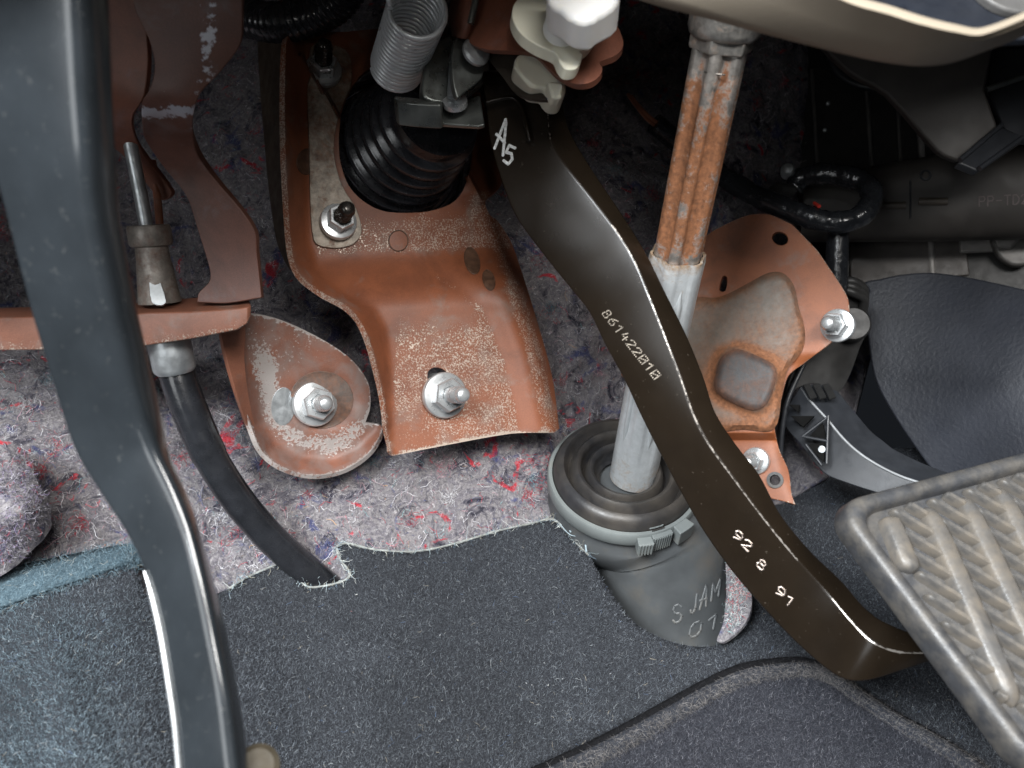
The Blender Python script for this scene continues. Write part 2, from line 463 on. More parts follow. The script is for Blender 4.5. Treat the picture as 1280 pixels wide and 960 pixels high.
m_mat = carpet_mat('floor_mat_pile', (.014, .015, .020), (.046, .050, .060))
m_backing = carpet_mat('blue_carpet_backing', (.03, .052, .068), (.095, .135, .158))

# ================================================================ the setting: firewall felt, carpet, mat
felt_base = DF([(-420, 0, .43), (-420, 450, .335), (-420, 830, .262), (-150, 250, .40), (-150, 450, .35), (-150, 760, .292), (0, 450, .352), (0, 600, .318), (60, 650, .306), (0, 720, .300), (150, 600, .325), (170, 700, .312),
                (200, 100, .435), (200, 350, .40), (330, 250, .405), (330, 420, .378), (330, 560, .356), (300, 720, .335), (420, 690, .342), (430, 600, .352), (560, 600, .350), (600, 690, .346),
                (690, 600, .362), (690, 680, .352), (720, 500, .382), (750, 380, .385), (780, 250, .405), (700, 150, .43), (450, -100, .46), (800, -100, .47), (830, 100, .445),
                (960, 100, .455), (960, 250, .45), (900, 400, .435), (860, 600, .415), (920, 740, .352), (930, 790, .338), (1000, 500, .45), (1100, 200, .53)])
def felt_D(xy):
    xy = np.asarray(xy, float); d = felt_base(xy)
    return d
def felt_disp(xy, v):
    h = .0030 * vnoise(v, 62, 3, 2) + .0019 * vnoise(v, 190, 5, 2) + .0005 * vnoise(v, 600, 8, 2)
    nrm = np.array(N(0, .1, 1)); return v + h[:, None] * nrm
felt_outline = [(-420, -120), (1060, -120), (1060, 560), (960, 640), (900, 690), (850, 690), (700, 700), (560, 720), (440, 720), (380, 760), (200, 760), (100, 780), (-160, 815), (-420, 850)]
felt = sheet('firewall_insulation', smooth(felt_outline, True, 3), felt_D, .004, m_felt, spacing=5.5, bevel=0, kind='structure', disp=felt_disp)
felt['label'] = 'mottled grey recycled felt lining behind the pedal brackets'

def fibres(name, roots, nrm, length, width, n_seg, curl, colors, parent=None, lean=None, kind='stuff', seed=1, label=None, gravity=0.0, lift=.5):
    """many thin crimped ribbons standing out of a surface, one joined mesh"""
    r = np.random.default_rng(seed); n = len(roots)
    L = length * r.uniform(.5, 1.4, n); d = r.normal(size=(n, 3)); d -= (d * nrm).sum(1)[:, None] * nrm; d /= np.linalg.norm(d, axis=1)[:, None] + 1e-9
    d = d * (1 - lift) + nrm * lift * r.uniform(.4, 1.4, (n, 1))
    if lean is not None: d += lean
    d /= np.linalg.norm(d, axis=1)[:, None]
    p = roots.copy(); V = []
    to_cam = np.array(CAM_LOC) - roots; to_cam /= np.linalg.norm(to_cam, axis=1)[:, None]
    side_rand = r.normal(size=(n, 3)) * .6
    for s in range(n_seg + 1):
        sd = np.cross(d, nrm + side_rand); sd /= np.linalg.norm(sd, axis=1)[:, None] + 1e-9
        w = (width * r.uniform(.8, 1.2, n) * (1 - .5 * s / n_seg))[:, None]
        V.append(p - sd * w * .5); V.append(p + sd * w * .5)
        p = p + d * (L / n_seg)[:, None]
        d = d + r.normal(size=(n, 3)) * curl - nrm * gravity; d /= np.linalg.norm(d, axis=1)[:, None]
    V = np.stack(V, 1).reshape(-1, 3); k = 2 * (n_seg + 1)
    base = (np.arange(n) * k)[:, None]
    quads = np.concatenate([base + np.array([2*s, 2*s+1, 2*s+3, 2*s+2]) for s in range(n_seg)], 0)
    C = np.repeat(np.concatenate([colors, np.ones((n, 1))], 1), k, 0)
    return emit(name, V, quads, m_fibre, parent, smoothed=False, colors=C, kind=kind, label=label)

def scatter(n, poly, D, seed, disp=None, holes=(), dens=None):
    r = np.random.default_rng(seed); poly = np.asarray(poly, float); lo, hi = poly.min(0), poly.max(0)
    xy = r.uniform(lo, hi, (int(n * 2.2), 2)); ok = inside(xy, poly)
    if dens is not None: ok &= r.uniform(size=len(xy)) < dens(xy)
    xy = xy[ok][:n]
    def pt(q):
        v = Pn(q, D(q)); return disp(q, v) if disp is not None else v
    e = 3.0
    p0 = pt(xy); a = Pn(xy + [e, 0], D(xy + [e, 0])) - Pn(xy, D(xy)); b = Pn(xy + [0, e], D(xy + [0, e])) - Pn(xy, D(xy))
    nn = np.cross(b, a); nn /= np.linalg.norm(nn, axis=1)[:, None]
    tc = np.array(CAM_LOC) - p0; s = np.sign((nn * tc).sum(1)); nn *= s[:, None]
    return xy, p0, nn

def palette(n, cols, weights, seed, jit=.25):
    r = np.random.default_rng(seed); c = np.array(cols)[r.choice(len(cols), n, p=np.array(weights) / sum(weights))]
    return np.clip(c * r.uniform(1 - jit, 1 + jit, (n, 1)), 0, 1)

felt_cols = [(.24, .22, .245), (.40, .375, .39), (.62, .61, .64), (.42, .04, .06), (.10, .11, .20), (.05, .05, .07), (.45, .28, .32), (.20, .34, .36), (.50, .30, .16)]
felt_w = [5, 4, 4.5, 1.8, 2.5, 5, 2, .8, .3]
felt_vis = [(-60, -20), (1000, -20), (1000, 260), (880, 520), (690, 690), (430, 700), (380, 750), (200, 750), (-60, 790)]
xy, p0, nn = scatter(15000, felt_vis, felt_D, 11, felt_disp)
fibres('felt_fibre', p0, nn, .0070, .00019, 7, .55, palette(len(p0), felt_cols, felt_w, 3), felt, seed=5, gravity=.22, lift=.45)
xy, p0, nn = scatter(22000, felt_vis, felt_D, 12, felt_disp)
fibres('felt_fuzz', p0, nn, .0024, .00011, 3, .5, palette(len(p0), felt_cols, felt_w, 4), felt, seed=6, gravity=.1, lift=.5)
# matted tufts of one colour
tr = np.random.default_rng(21); tx, tp, tn = scatter(430, felt_vis, felt_D, 22, felt_disp)
R_, N_, C_ = [], [], []
tcol = palette(len(tp), [(.44, .03, .05), (.62, .61, .63), (.06, .07, .15), (.03, .03, .045), (.13, .24, .28), (.38, .19, .23)], [2.8, 3, 2.2, 6, .8, .8], 9)
for q, nn_, c in zip(tp, tn, tcol):
    m_ = tr.integers(18, 60); j = tr.normal(size=(m_, 3)) * np.array([.0021, .0021, .0021]); j -= np.outer(j @ nn_, nn_)
    R_.append(q + j); N_.append(np.repeat(nn_[None], m_, 0)); C_.append(np.clip(c * tr.uniform(.7, 1.25, (m_, 1)), 0, 1))
fibres('felt_tuft', np.concatenate(R_), np.concatenate(N_), .0042, .00016, 5, .7, np.concatenate(C_), felt, seed=9, gravity=.25, lift=.4)
# folded-over lump of felt beside the pedal
lump_D = DF([(-60, 560, .288), (0, 560, .286), (40, 575, .292), (-60, 640, .272), (0, 640, .272), (40, 640, .276), (66, 640, .290), (30, 700, .283), (0, 715, .28), (-60, 730, .278)])
lump = sheet('felt_flap', smooth([(-70, 540), (0, 548), (35, 565), (50, 600), (66, 640), (60, 665), (35, 695), (0, 722), (-70, 745)], True, 5), lump_D, .006, m_felt, felt, spacing=5, bevel=.001,
             disp=lambda xy, v: v + (.0042 * vnoise(v, 85, 31, 4))[:, None] * np.array(N(-.2, .2, 1)))
xy, p0, nn = scatter(4200, [(-60, 545), (30, 565), (62, 640), (30, 695), (-60, 735)], lump_D, 14)
fibres('felt_flap_fibre', p0, nn, .0034, .00013, 5, .65, palette(len(p0), [(.20, .185, .21), (.36, .345, .38), (.22, .18, .29), (.3, .03, .045), (.04, .04, .06)], [5, 2.5, 2, .5, 4.5], 7), felt, seed=15, gravity=.2)

# ---- carpet
mat_edge_pts = [(660, 985), (722, 957), (776, 930), (830, 900), (884, 870), (930, 849), (975, 841), (1010, 840), (1040, 851), (1080, 879), (1130, 911), (1180, 939), (1230, 972)]
carpet_base = DF([(-400, 820, .246), (-400, 1200, .190), (250, 1200, .196), (640, 1200, .222), (1000, 1200, .228), (1450, 1200, .205), (-120, 780, .272), (0, 762, .276), (160, 705, .292), (0, 960, .225), (200, 960, .232), (300, 735, .315), (420, 735, .328), (420, 690, .334), (560, 690, .338), (680, 655, .345),
                  (740, 700, .338), (790, 780, .326), (880, 810, .325), (400, 960, .262), (640, 960, .272), (640, 820, .308), (480, 820, .300), (900, 900, .296), (940, 770, .335), (1000, 700, .375),
                  (1000, 600, .43), (1100, 620, .42), (1200, 760, .34), (1250, 960, .270), (1400, 620, .42), (1400, 960, .26), (1100, 850, .312)])
def carpet_D(xy):
    xy = np.asarray(xy, float); d = carpet_base(xy)
    dl, sd = polydist(xy, [(268, 760), (262, 860), (300, 1000)]); d = d + .004 * np.exp(-(dl / 40) ** 2)          # soft hollow beside the pedal
    d = d - .0030 * np.exp(-(((xy[:, 0] - 520) / 90) ** 2 + ((xy[:, 1] - 770) / 45) ** 2)) + .003 * np.exp(-(((xy[:, 0] - 470) / 160) ** 2 + ((xy[:, 1] - 835) / 24) ** 2))
    l2, _ = polydist(xy, [(450, 770), (560, 800), (690, 800)]); d = d + .0032 * np.exp(-(l2 / 22) ** 2)
    l2, _ = polydist(xy, [(60, 800), (110, 960)]); d = d - .004 * np.exp(-(l2 / 34) ** 2)
    lm, sm = polydist(xy, mat_edge_pts)
    d = d + .0065 * np.exp(-((lm + 2) / 11) ** 2) * np.where(lm * sm < 4, 1, .3) * sstep(560, 700, xy[:, 0])
    return d
carpet_outline = [(-400, 850), (0, 760), (60, 738), (120, 718), (166, 701), (180, 742), (232, 752), (284, 737), (310, 722), (356, 703), (364, 706), (371, 722), (386, 735), (424, 729),
                  (438, 719), (425, 699), (420, 684), (432, 680), (470, 688), (520, 690), (570, 680), (620, 665), (665, 655), (690, 650), (706, 663), (722, 681), (736, 695), (762, 738),
                  (792, 777), (830, 799), (868, 808), (896, 806), (926, 792), (941, 766), (940, 738), (930, 712), (920, 640), (930, 575), (985, 545), (1100, 560), (1400, 560), (1450, 1200), (-400, 1200)]
co_s = smooth(carpet_outline, True, 5, corners=(0, 4, 5, 9, 13, 16, 38, 39, 40, 41, 42))
carpet_disp = lambda xy, v: v + (.0007 * vnoise(v, 120, 41, 3))[:, None] * np.array(N(0, .4, 1))
carpet = sheet('carpet', co_s, carpet_D, .003, m_carpet, spacing=8, bevel=0, kind='structure', disp=carpet_disp)
carpet['label'] = 'charcoal pile carpet cut short under the pedals'
dens = lambda q: np.where(q[:, 0] < 1290, 1.0, 0)
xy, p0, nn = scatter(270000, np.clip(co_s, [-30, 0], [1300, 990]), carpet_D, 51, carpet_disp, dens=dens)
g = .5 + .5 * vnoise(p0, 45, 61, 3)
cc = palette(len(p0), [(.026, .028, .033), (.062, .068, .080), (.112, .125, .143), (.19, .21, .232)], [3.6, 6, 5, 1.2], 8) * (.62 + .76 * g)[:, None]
corner_light = (sstep(260, 40, xy[:, 0]) * sstep(700, 800, xy[:, 1]))[:, None]; cc = cc * (1 + corner_light * np.array([.15, .38, .42]))  # lower-left pile tinted paler teal: light painted into the colour
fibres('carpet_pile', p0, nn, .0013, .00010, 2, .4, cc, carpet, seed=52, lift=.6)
xy, p0, nn = scatter(2600, np.clip(co_s, [-30, 0], [1300, 985]), carpet_D, 53, carpet_disp)
fibres('carpet_loose_hair', p0, nn, .0024, .00013, 4, .5, palette(len(p0), [(.26, .28, .29), (.16, .17, .18), (.30, .27, .22), (.10, .14, .22)], [3, 4, .8, 1], 10), carpet, seed=54, lift=.3, gravity=.1)
# pale lint specks lying on the pile
xy, p0, nn = scatter(46, [(400, 740), (760, 760), (800, 850), (1180, 860), (1240, 940), (700, 940), (420, 930)], carpet_D, 55)
fibres('lint_speck', p0 + nn * .0016, nn, .0009, .00030, 2, .5, palette(len(p0), [(.26, .27, .28), (.2, .1, .1), (.42, .42, .40)], [5, .6, 1], 11), carpet, seed=56, lift=.1)

# cut edge of the carpet: frayed backing threads, and the thick blue backing folded up at the left
edge_line = smooth([(286, 736), (310, 721), (356, 702), (365, 705), (372, 721), (387, 734), (424, 728), (438, 718), (426, 700), (421, 684), (432, 679), (470, 687), (520, 689), (570, 679), (620, 664), (665, 654), (690, 649), (706, 662), (722, 680), (736, 694)], False, 7)
ev = Pn(edge_line, carpet_D(edge_line) - .0004)
tube('backing_thread', [Vector(q) for q in ev], [.00035 + .00025 * random.random() for _ in ev], m_fibre if False else plain('pale_backing_thread', (.24, .25, .24), .9, 0, .4, 400), carpet, n=6)
ei = rng.integers(0, len(ev), 420); er = ev[ei] + rng.normal(size=(420, 3)) * .0004
fibres('frayed_thread', er, np.repeat(np.array(N(0, .5, 1))[None], 420, 0), .0052, .00018, 6, .6, palette(420, [(.5, .52, .5), (.3, .36, .38), (.12, .16, .2), (.25, .24, .2)], [2, 2, 3, 1], 13), carpet, seed=57, lift=.35, gravity=.2)
for pts in ([(722, 662), (712, 664), (722, 666), (730, 672), (733, 690)], [(700, 655), (712, 668), (724, 671)]):
    q = smooth(pts, False, 6); tube('loose_thread', [Vector(a) for a in Pn(q, carpet_D(q) - .004)], .0004 if len(pts) == 5 else .00018, plain('pale_blue_thread', (.30, .37, .41), .9, 0, .4, 500), carpet, n=6)
bk_top = [(-90, 742), (0, 719), (50, 707), (110, 695), (160, 686), (172, 692)]
bk_low = [(-90, 788), (0, 762), (60, 740), (110, 724), (160, 706), (172, 699)]
rows = []
for k in range(5):
    t = k / 4; pp = np.array(bk_top) * (1 - t) + np.array(bk_low) * t
    dd = carpet_D(pp) + .007 * (1 - t) - .003 * math.sin(math.pi * t); rows.append([Vector(q) for q in Pn(smooth(pp, False, 6), np.interp(np.linspace(0, 1, 31), np.linspace(0, 1, 6), dd))])
bk = loft('folded_backing', rows, m_backing, carpet, closed=False, caps=False)
md = bk.modifiers.new('thickness', 'SOLIDIFY'); md.thickness = .002; md.offset = -1
bp = np.concatenate([np.array([tuple(q) for q in r]) for r in rows]); bi = rng.integers(0, len(bp), 7000)
fibres('backing_fibre', bp[bi] + rng.normal(size=(7000, 3)) * .0014, np.repeat(np.array(N(0, .6, .8))[None], 7000, 0), .0038, .00013, 4, .6, palette(7000, [(.05, .08, .10), (.10, .15, .18), (.16, .21, .235), (.22, .22, .2)], [4, 4, 1.5, .5], 15), carpet, seed=58, lift=.3)

# felt layer showing in the cut-out to the right of the boot
flap_D = DF([(895, 730, .338), (890, 800, .322), (935, 740, .330), (938, 770, .322), (915, 690, .347)])
ff = sheet('felt_layer_edge', smooth([(908, 690), (926, 712), (939, 740), (938, 765), (926, 786), (904, 803), (896, 800), (904, 778), (908, 740)], True, 6), flap_D, .0015, m_felt, felt, spacing=4, bevel=.001,
           disp=lambda xy, v: v + (.0012 * vnoise(v, 150, 33, 3))[:, None] * np.array(N(-.2, .2, 1)))
xy, p0, nn = scatter(700, [(914, 702), (936, 740), (925, 780), (908, 794)], flap_D, 16)
fibres('felt_layer_fibre', p0, nn, .003, .00015, 4, .6, palette(len(p0), [(.5, .5, .5), (.55, .08, .09), (.3, .42, .42), (.2, .2, .24), (.7, .68, .66)], [4, 1.6, 3, 2, 2], 17), felt, seed=18, gravity=.2)

# ---- floor mat with piping edge
mat_D0 = lambda xy: carpet_base(xy) - .0090
mat_edge = smooth(mat_edge_pts, False, 6)
m_edge_shadow = plain('black_edge_shadow', (.007, .007, .008), .9, 0, .3, 600, .05, 900, .0002, .1)
fm = thing('floor_mat', 'dark pile floor mat with piping edge lying on the carpet', 'floor mat', P(950, 950, .28))
mo = np.concatenate([mat_edge, [(1240, 1090), (640, 1090)]])
mb_ = sheet('mat_pile_base', mo, mat_D0, .004, m_mat, fm, spacing=8, bevel=0)
pv = [Vector(q) for q in Pn(mat_edge, mat_D0(mat_edge) + .0012)]
pipe = tube('piping', pv, .0034, m_mat, fm, n=10)
xy, p0, nn = scatter(40000, np.clip(mo, [600, 0], [1300, 985]), mat_D0, 71)
fibres('mat_pile', p0, nn, .0014, .00010, 2, .4, palette(len(p0), [(.018, .018, .024), (.046, .047, .058), (.09, .092, .108), (.19, .19, .21)], [4, 6, 3, .5], 18), fm, seed=72, lift=.55)
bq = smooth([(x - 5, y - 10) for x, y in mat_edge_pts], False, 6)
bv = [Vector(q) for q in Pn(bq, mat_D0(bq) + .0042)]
tube('edge_shadow_strip', bv, .0026, m_edge_shadow, fm, n=10)  # black strip and fibres drawn as the shadow beside the piping
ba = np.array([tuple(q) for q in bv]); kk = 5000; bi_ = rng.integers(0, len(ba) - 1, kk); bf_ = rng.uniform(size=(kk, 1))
fibres('edge_shadow_fibre', ba[bi_] * (1 - bf_) + ba[bi_ + 1] * bf_ + rng.normal(size=(kk, 3)) * .0014, np.repeat(np.array(N(-.2, .5, .8))[None], kk, 0), .003, .00012, 3, .35, palette(kk, [(.006, .006, .007), (.014, .014, .016), (.03, .03, .034)], [5, 4, 1], 23), fm, seed=74, lift=.45)
pa = np.array([tuple(q) for q in pv]); k = 9000; s_ = rng.uniform(0, len(pa) - 1.001, k); i_ = s_.astype(int); f_ = (s_ - i_)[:, None]
pc = pa[i_] * (1 - f_) + pa[i_ + 1] * f_; tg = pa[i_ + 1] - pa[i_]; tg /= np.linalg.norm(tg, axis=1)[:, None]
nv = rng.normal(size=(k, 3)); nv -= (nv * tg).sum(1)[:, None] * tg; nv /= np.linalg.norm(nv, axis=1)[:, None]
nv = np.where(((nv * np.array(N(0, .3, 1))).sum(1) > -.2)[:, None], nv, -nv)
fibres('piping_thread', pc + nv * .0033, nv, .0022, .00013, 2, .25, palette(k, [(.05, .048, .05), (.10, .095, .095), (.16, .15, .145)], [3, 5, 2], 19), fm, seed=73, lift=.25, lean=np.array(N(.55, -.45, .2)) * .5)

# ================================================================ fastener with flange, hexagon and threaded stud
def flange_nut(parent, x, y, D, n, r_px, stud, r_stud=.0034, stud_mat=None, tip=.6, label=None, spin=.3, reach=None):
    """flange nut sitting on a plate that faces n (camera axes); the stud stands out of it"""
    c = P(x, y, D); ax = N(*n); r = r_px * D / F
    nut = lathe('flange_nut', c, ax, [(r, -.0012), (r, .0006), (r * .96, .0011), (r * .70, .0016)], m_zinc, parent, n=40, angle=24, label=label)
    hr = r * .74
    hexn = lathe('hexagon', c, ax, [(hr, .0008), (hr, .0062), (hr * .93, .0070), (r_stud * 1.22, .0070), (r_stud * 1.02, .0058), (r_stud * .5, .0058)], m_zinc, nut, n=6, angle=15, spin=spin)
    prof = [(r_stud * .9, .0)]; h = .0052; p = .00125
    L = stud
    while h < L * .62 + .004:
        prof += [(r_stud * .90, h), (r_stud, h + p * .3), (r_stud, h + p * .5), (r_stud * .90, h + p * .8)]; h += p
    rt = r_stud * .84
    prof += [(rt, h + .0004), (rt, L), (rt * .8, L + .0009), (rt * .35, L + .0012), (0, L + .0012)]
    lathe('threaded_stud', c, ax, prof, stud_mat or m_zinc, nut, n=22, angle=50)
    return nut

def disc_spot(name, plane_D, x, y, rx, ry, rot, mat, parent, lift=.0004, ring=True, label=None):
    """shallow round weld or punch mark following the plate under it"""
    e = ellipse(x, y, rx, ry, rot, 26)
    o = sheet(name, e, lambda q: plane_D(q) - lift * (1 - np.clip(((q[:, 0]-x)**2 + (q[:, 1]-y)**2) / max(rx, ry)**2, 0, 1) * .6), .0008, mat, parent, spacing=4, bevel=.0002, wear=lambda q: np.full(len(q), .1), label=label)
    return o

# ================================================================ main pedal bracket round the booster boot
def brA_D(xy):
    xy = np.asarray(xy, float); x, y = xy[:, 0], xy[:, 1]
    d = .332 + .00011 * (x - 440)                                    # the plate faces a little to the right
    d = d - .0145 * sstep(0, 1, (y - 312 + .06 * (x - 480)) / 78) * sstep(330, 420, x)       # shoulder: lower half steps forward
    d = d - .00002 * np.clip(y - 390, 0, 200)
    # crease down the right: right-hand face falls away
    l, s = polydist(xy, [(500, 262), (518, 290), (545, 345), (600, 385), (626, 455), (650, 560)])
    sd = l * s
    d = d + .00009 * softplus(-sd, 6) * (.6 + .4 * sstep(270, 330, y))
    d = d - .0045 * sstep(0, 34, -sd)  * sstep(300, 360, y)
    # far right ridge, rolled edge
    l2, s2 = polydist(xy, [(606, 262), (632, 330), (668, 440), (690, 545)])
    d = d + .00045 * softplus(-l2 * s2 - 1, 4)
    # turned-up flange along the left
    l3, s3 = polydist(xy, [(382, 40), (384, 180), (386, 300), (398, 335), (430, 365), (468, 385), (482, 410), (487, 450), (489, 560)])
    d = d - .00055 * softplus(l3 * s3 - 2, 3)
    # dished pad under each upper nut, top-right gusset
    for cx, cy in ((404, 84), (424, 276)):
        pass
    l4, s4 = polydist(xy, [(560, 268), (590, 276), (622, 278)])
    d = d - .006 * sstep(0, 40, l4) * sstep(278, 240, y) * sstep(555, 590, x)
    return d
outA = smooth([(358, 40), (356, 110), (357, 200), (364, 310), (374, 342), (400, 364), (432, 382), (452, 404), (466, 440), (480, 500), (484, 540), (490, 570),
               (560, 556), (640, 542), (692, 541), (699, 536), (690, 470), (668, 390), (640, 305), (622, 276), (612, 268), (607, 250), (626, 232), (628, 200), (630, 150), (610, 60), (560, 30), (430, 40)], True, 5, corners=(0, 11, 14, 15, 27))
holeA = smooth([(430, 130), (424, 165), (425, 200), (436, 232), (455, 252), (480, 264), (515, 266), (545, 262), (570, 250), (584, 225), (590, 190), (588, 150), (580, 110), (540, 80), (480, 80), (450, 95)], True, 5)
slotA = ellipse(548, 472, 15, 12, .6, 18)
def wearA(xy):
    x, y = xy[:, 0], xy[:, 1]
    w = np.full(len(xy), .14)
    low = sstep(356, 440, y + .04 * (x - 480)) * sstep(484, 500, x); l, s = polydist(xy, [(545, 345), (600, 385), (626, 455), (650, 560)])
    w += low * sstep(-16, 10, l * s) * (.56 + .16 * np.exp(-((y - 430) / 55) ** 2) - .12 * sstep(520, 560, y))
    w += .42 * np.exp(-(l / 6) ** 2)
    l2, s2 = polydist(xy, [(606, 264), (632, 330), (668, 440), (690, 545)]); w += .80 * np.exp(-(l2 / 12) ** 2)
    up = sstep(326, 312, y + .06 * (x - 480)) * sstep(392, 398, x)
    w += up * (.80 * np.exp(-((y - 298) / 30) ** 2) + .3 * np.exp(-(((x - 420) / 40) ** 2 + ((y - 250) / 60) ** 2)))
    l5, _ = polydist(xy, [(528, 268), (540, 318)]); w += .3 * np.exp(-(l5 / 5) ** 2)
    w += .5 * np.exp(-(((x - 600) / 20) ** 2 + ((y - 245) / 14) ** 2))
    w = w * (1 + .34 * vnoise(xy, 1 / 38, 77, 3)) + .10 * np.clip(vnoise(xy, 1 / 70, 78, 2) - .15, 0, 1) * (w < .2)
    w = np.minimum(w, .70); le, _ = polydist(xy, outA[:70]); w += .6 * np.exp(-(le / 2.5) ** 2)
    return w
A = thing('pedal_mounting_bracket', 'large stepped red-brown steel bracket with three flange nuts around the round boot', 'bracket', P(540, 560, .33))
sheet('pressed_plate', outA, brA_D, .0022, m_rust, A, holes=(holeA, slotA), spacing=4.5, wear=wearA, bevel=.0004)
# bare galvanised pad plates welded under the upper nuts
m_pad_steel = steel_rust('stained_pad_steel', (.30, .255, .205), (.20, .10, .06), bias=.57, soft=.09, metal=.2, rough=.5, sc=110)
padA = smooth([(388, 60), (432, 62), (440, 100), (428, 132), (420, 160), (418, 195), (428, 232), (446, 262), (452, 290), (440, 306), (414, 310), (392, 300), (387, 200)], True, 5)
sheet('worn_pad', padA, lambda q: brA_D(q) - .0013, .0012, m_pad_steel, A, spacing=5, wear=lambda q: .06 - .10 * sstep(170, 240, q[:, 1]), bevel=.0003, label='grey worn pad plate under the two upper nuts')
m_mark = plain('brown_punch_mark', (.085, .042, .024), .6, 0, .45, 300)
for x, y, rx, ry, rot, lab in ((498, 301, 12, 13, 0, None), (590, 326, 9, 17, -.25, 'dark oval punch mark'), (611, 350, 7, 13, -.25, None), (384, 202, 13, 16, .2, None)):
    disc_spot('weld_spot', brA_D, x, y, rx, ry, rot, m_mark if x > 560 or x < 400 else m_rust, A, label=lab)
    t_ = ellipse(x, y, rx, ry, rot, 24); tube('spot_rim', [Vector(q) for q in Pn(np.concatenate([t_, t_[:1]]), brA_D(np.concatenate([t_, t_[:1]])) - .0002)], .00028, m_mark, A, n=6)
flange_nut(A, 404, 88, float(brA_D([(404, 88)])[0]) - .0032, (.25, .28, .93), 23, .0165, stud_mat=m_stud_dark, spin=.1, label='flange nut at the top with a dark oily stud')
flange_nut(A, 423, 277, float(brA_D([(423, 277)])[0]) - .0032, (.42, .14, .90), 23, .0165, stud_mat=m_stud_dark, spin=.3, label='flange nut below the boot opening with a dark oily stud')
flange_nut(A, 556, 494, float(brA_D([(556, 494)])[0]) - .0018, (.46, .02, .88), 29, .0185, spin=.2, label='bright flange nut over the slot in the lower face')
sleeve = lathe('slot_sleeve', P(549, 478, float(brA_D([(549, 478)])[0]) + .001), N(.40, .0, .9), [(.0040, -.006), (.0040, .0012), (.0032, .0012)], m_zinc_dull, A, n=20)

# second strip flange behind the left edge
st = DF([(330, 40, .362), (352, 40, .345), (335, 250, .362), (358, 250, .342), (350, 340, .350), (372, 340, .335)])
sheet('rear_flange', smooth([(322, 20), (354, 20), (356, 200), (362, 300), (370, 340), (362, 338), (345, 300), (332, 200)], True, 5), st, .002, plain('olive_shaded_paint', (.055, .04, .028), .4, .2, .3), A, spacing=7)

# ================================================================ round-ended bracket, lower left
def brB_D(xy):
    x, y = xy[:, 0], xy[:, 1]
    d = .333 + .00012 * (x - 390) + .00006 * (y - 490)
    l, s = polydist(xy, [(300, 395), (316, 470), (328, 525), (345, 553), (378, 570), (415, 573), (445, 560), (470, 535)])
    d = d - .00055 * softplus(l * s - 3, 4)
    d = d + .001 * sstep(40, 30, np.hypot((x - 405) / 1.25, y - 500))
    return d
outB = smooth([(280, 405), (306, 392), (345, 398), (395, 420), (438, 448), (460, 478), (463, 508), (457, 528), (474, 530), (478, 537), (462, 565), (432, 586), (395, 594), (355, 585), (326, 562), (308, 515), (292, 460)], True, 6, corners=(7, 8))
def wearB(xy):
    x, y = xy[:, 0], xy[:, 1]; w = np.full(len(xy), .22) + .22 * vnoise(xy, 1 / 30, 79, 3)
    l, s = polydist(xy, [(300, 395), (316, 470), (328, 525), (345, 553), (378, 570), (415, 573), (445, 560), (470, 535)])
    band = np.where(s < 0, 1, 0)
    w += band * (.74 * np.exp(-((l - 18) / 18) ** 2) * sstep(400, 470, y) + .25 * sstep(520, 440, y) * sstep(420, 380, x))
    w -= .3 * np.exp(-(((x - 415) / 48) ** 2 + ((y - 498) / 36) ** 2))
    le, _ = polydist(xy, outB, True); w += .7 * np.exp(-(le / 2.2) ** 2)
    return w
m_rust_b = rusty('stained_primer', (.20, .08, .05), (.15, .068, .046), worn=(.40, .36, .34), grey=(.175, .155, .145), stain=.11, speckle=800)
m_smoke_shadow = steel_rust('smoke_and_shadow_steel', (.11, .098, .09), (.19, .085, .048), bias=.60, metal=.2, soft=.14, rough=.45, sc=45, con=.6)
B = thing('round_bracket', 'red-brown bracket with rounded lower end, rolled lip and one nut beside the black cable', 'bracket', P(395, 590, .335))
sheet('pressed_plate', outB, brB_D, .002, m_rust_b, B, spacing=4.5, wear=wearB, bevel=.0004)
disc_spot('weld_spot', brB_D, 354, 508, 15, 24, .05, m_zinc_dull, B, label='dull grey round weld spot')
e_ = disc_spot('washer_mark_and_shadow', brB_D, 402, 500, 40, 36, 0, m_smoke_shadow, B, lift=.0006, label='dark smoky ring around the nut, with its shadow to the right')  # smoky ring set off to the right, nut shadow painted in with it
flange_nut(B, 394, 505, float(brB_D(np.array([(394., 505.)]))[0]) - .0012, (.50, .04, .86), 28, .0150, spin=.5)

# ================================================================ booster boot
c0 = P(490, 196, .362); axb = N(.46, .07, .88)
bb_ = thing('booster_boot', 'black ribbed rubber boot in the round opening of the large bracket', 'rubber boot', c0)
prof = [(.0305, -.004), (.0305, .002)]; R0, R1, Lb, nr = .0300, .0195, .048, 7
for i in range(nr):
    t0 = i / nr; r = R0 + (R1 - R0) * t0; h = .002 + Lb * t0; p = Lb / nr
    prof += [(r, h + p * .12), (r * 1.0, h + p * .45), (r * .965, h + p * .58), (r * .86, h + p * .72), (r * .85, h + p * .86)]
prof += [(R1 * .9, .002 + Lb), (R1 * .9, .055), (.008, .056), (0, .056)]
lathe('bellows', c0, axb, prof, m_rubber_clean, bb_, n=64, angle=60)
lathe('collar', c0, axb, [(.0325, -.003), (.033, .0), (.0325, .0035), (.0305, .0045)], m_rubber_clean, bb_, n=56, cap=False, angle=60)
rim = tube('retaining_ring', [c0 + axb * .0022 + (lambda uw: uw[0] * math.cos(t) * .0335 + uw[1] * math.sin(t) * .0335)(ring_frame(axb)) for t in np.linspace(0, 6.1, 50)], .0011, m_black_gloss, bb_, n=8)

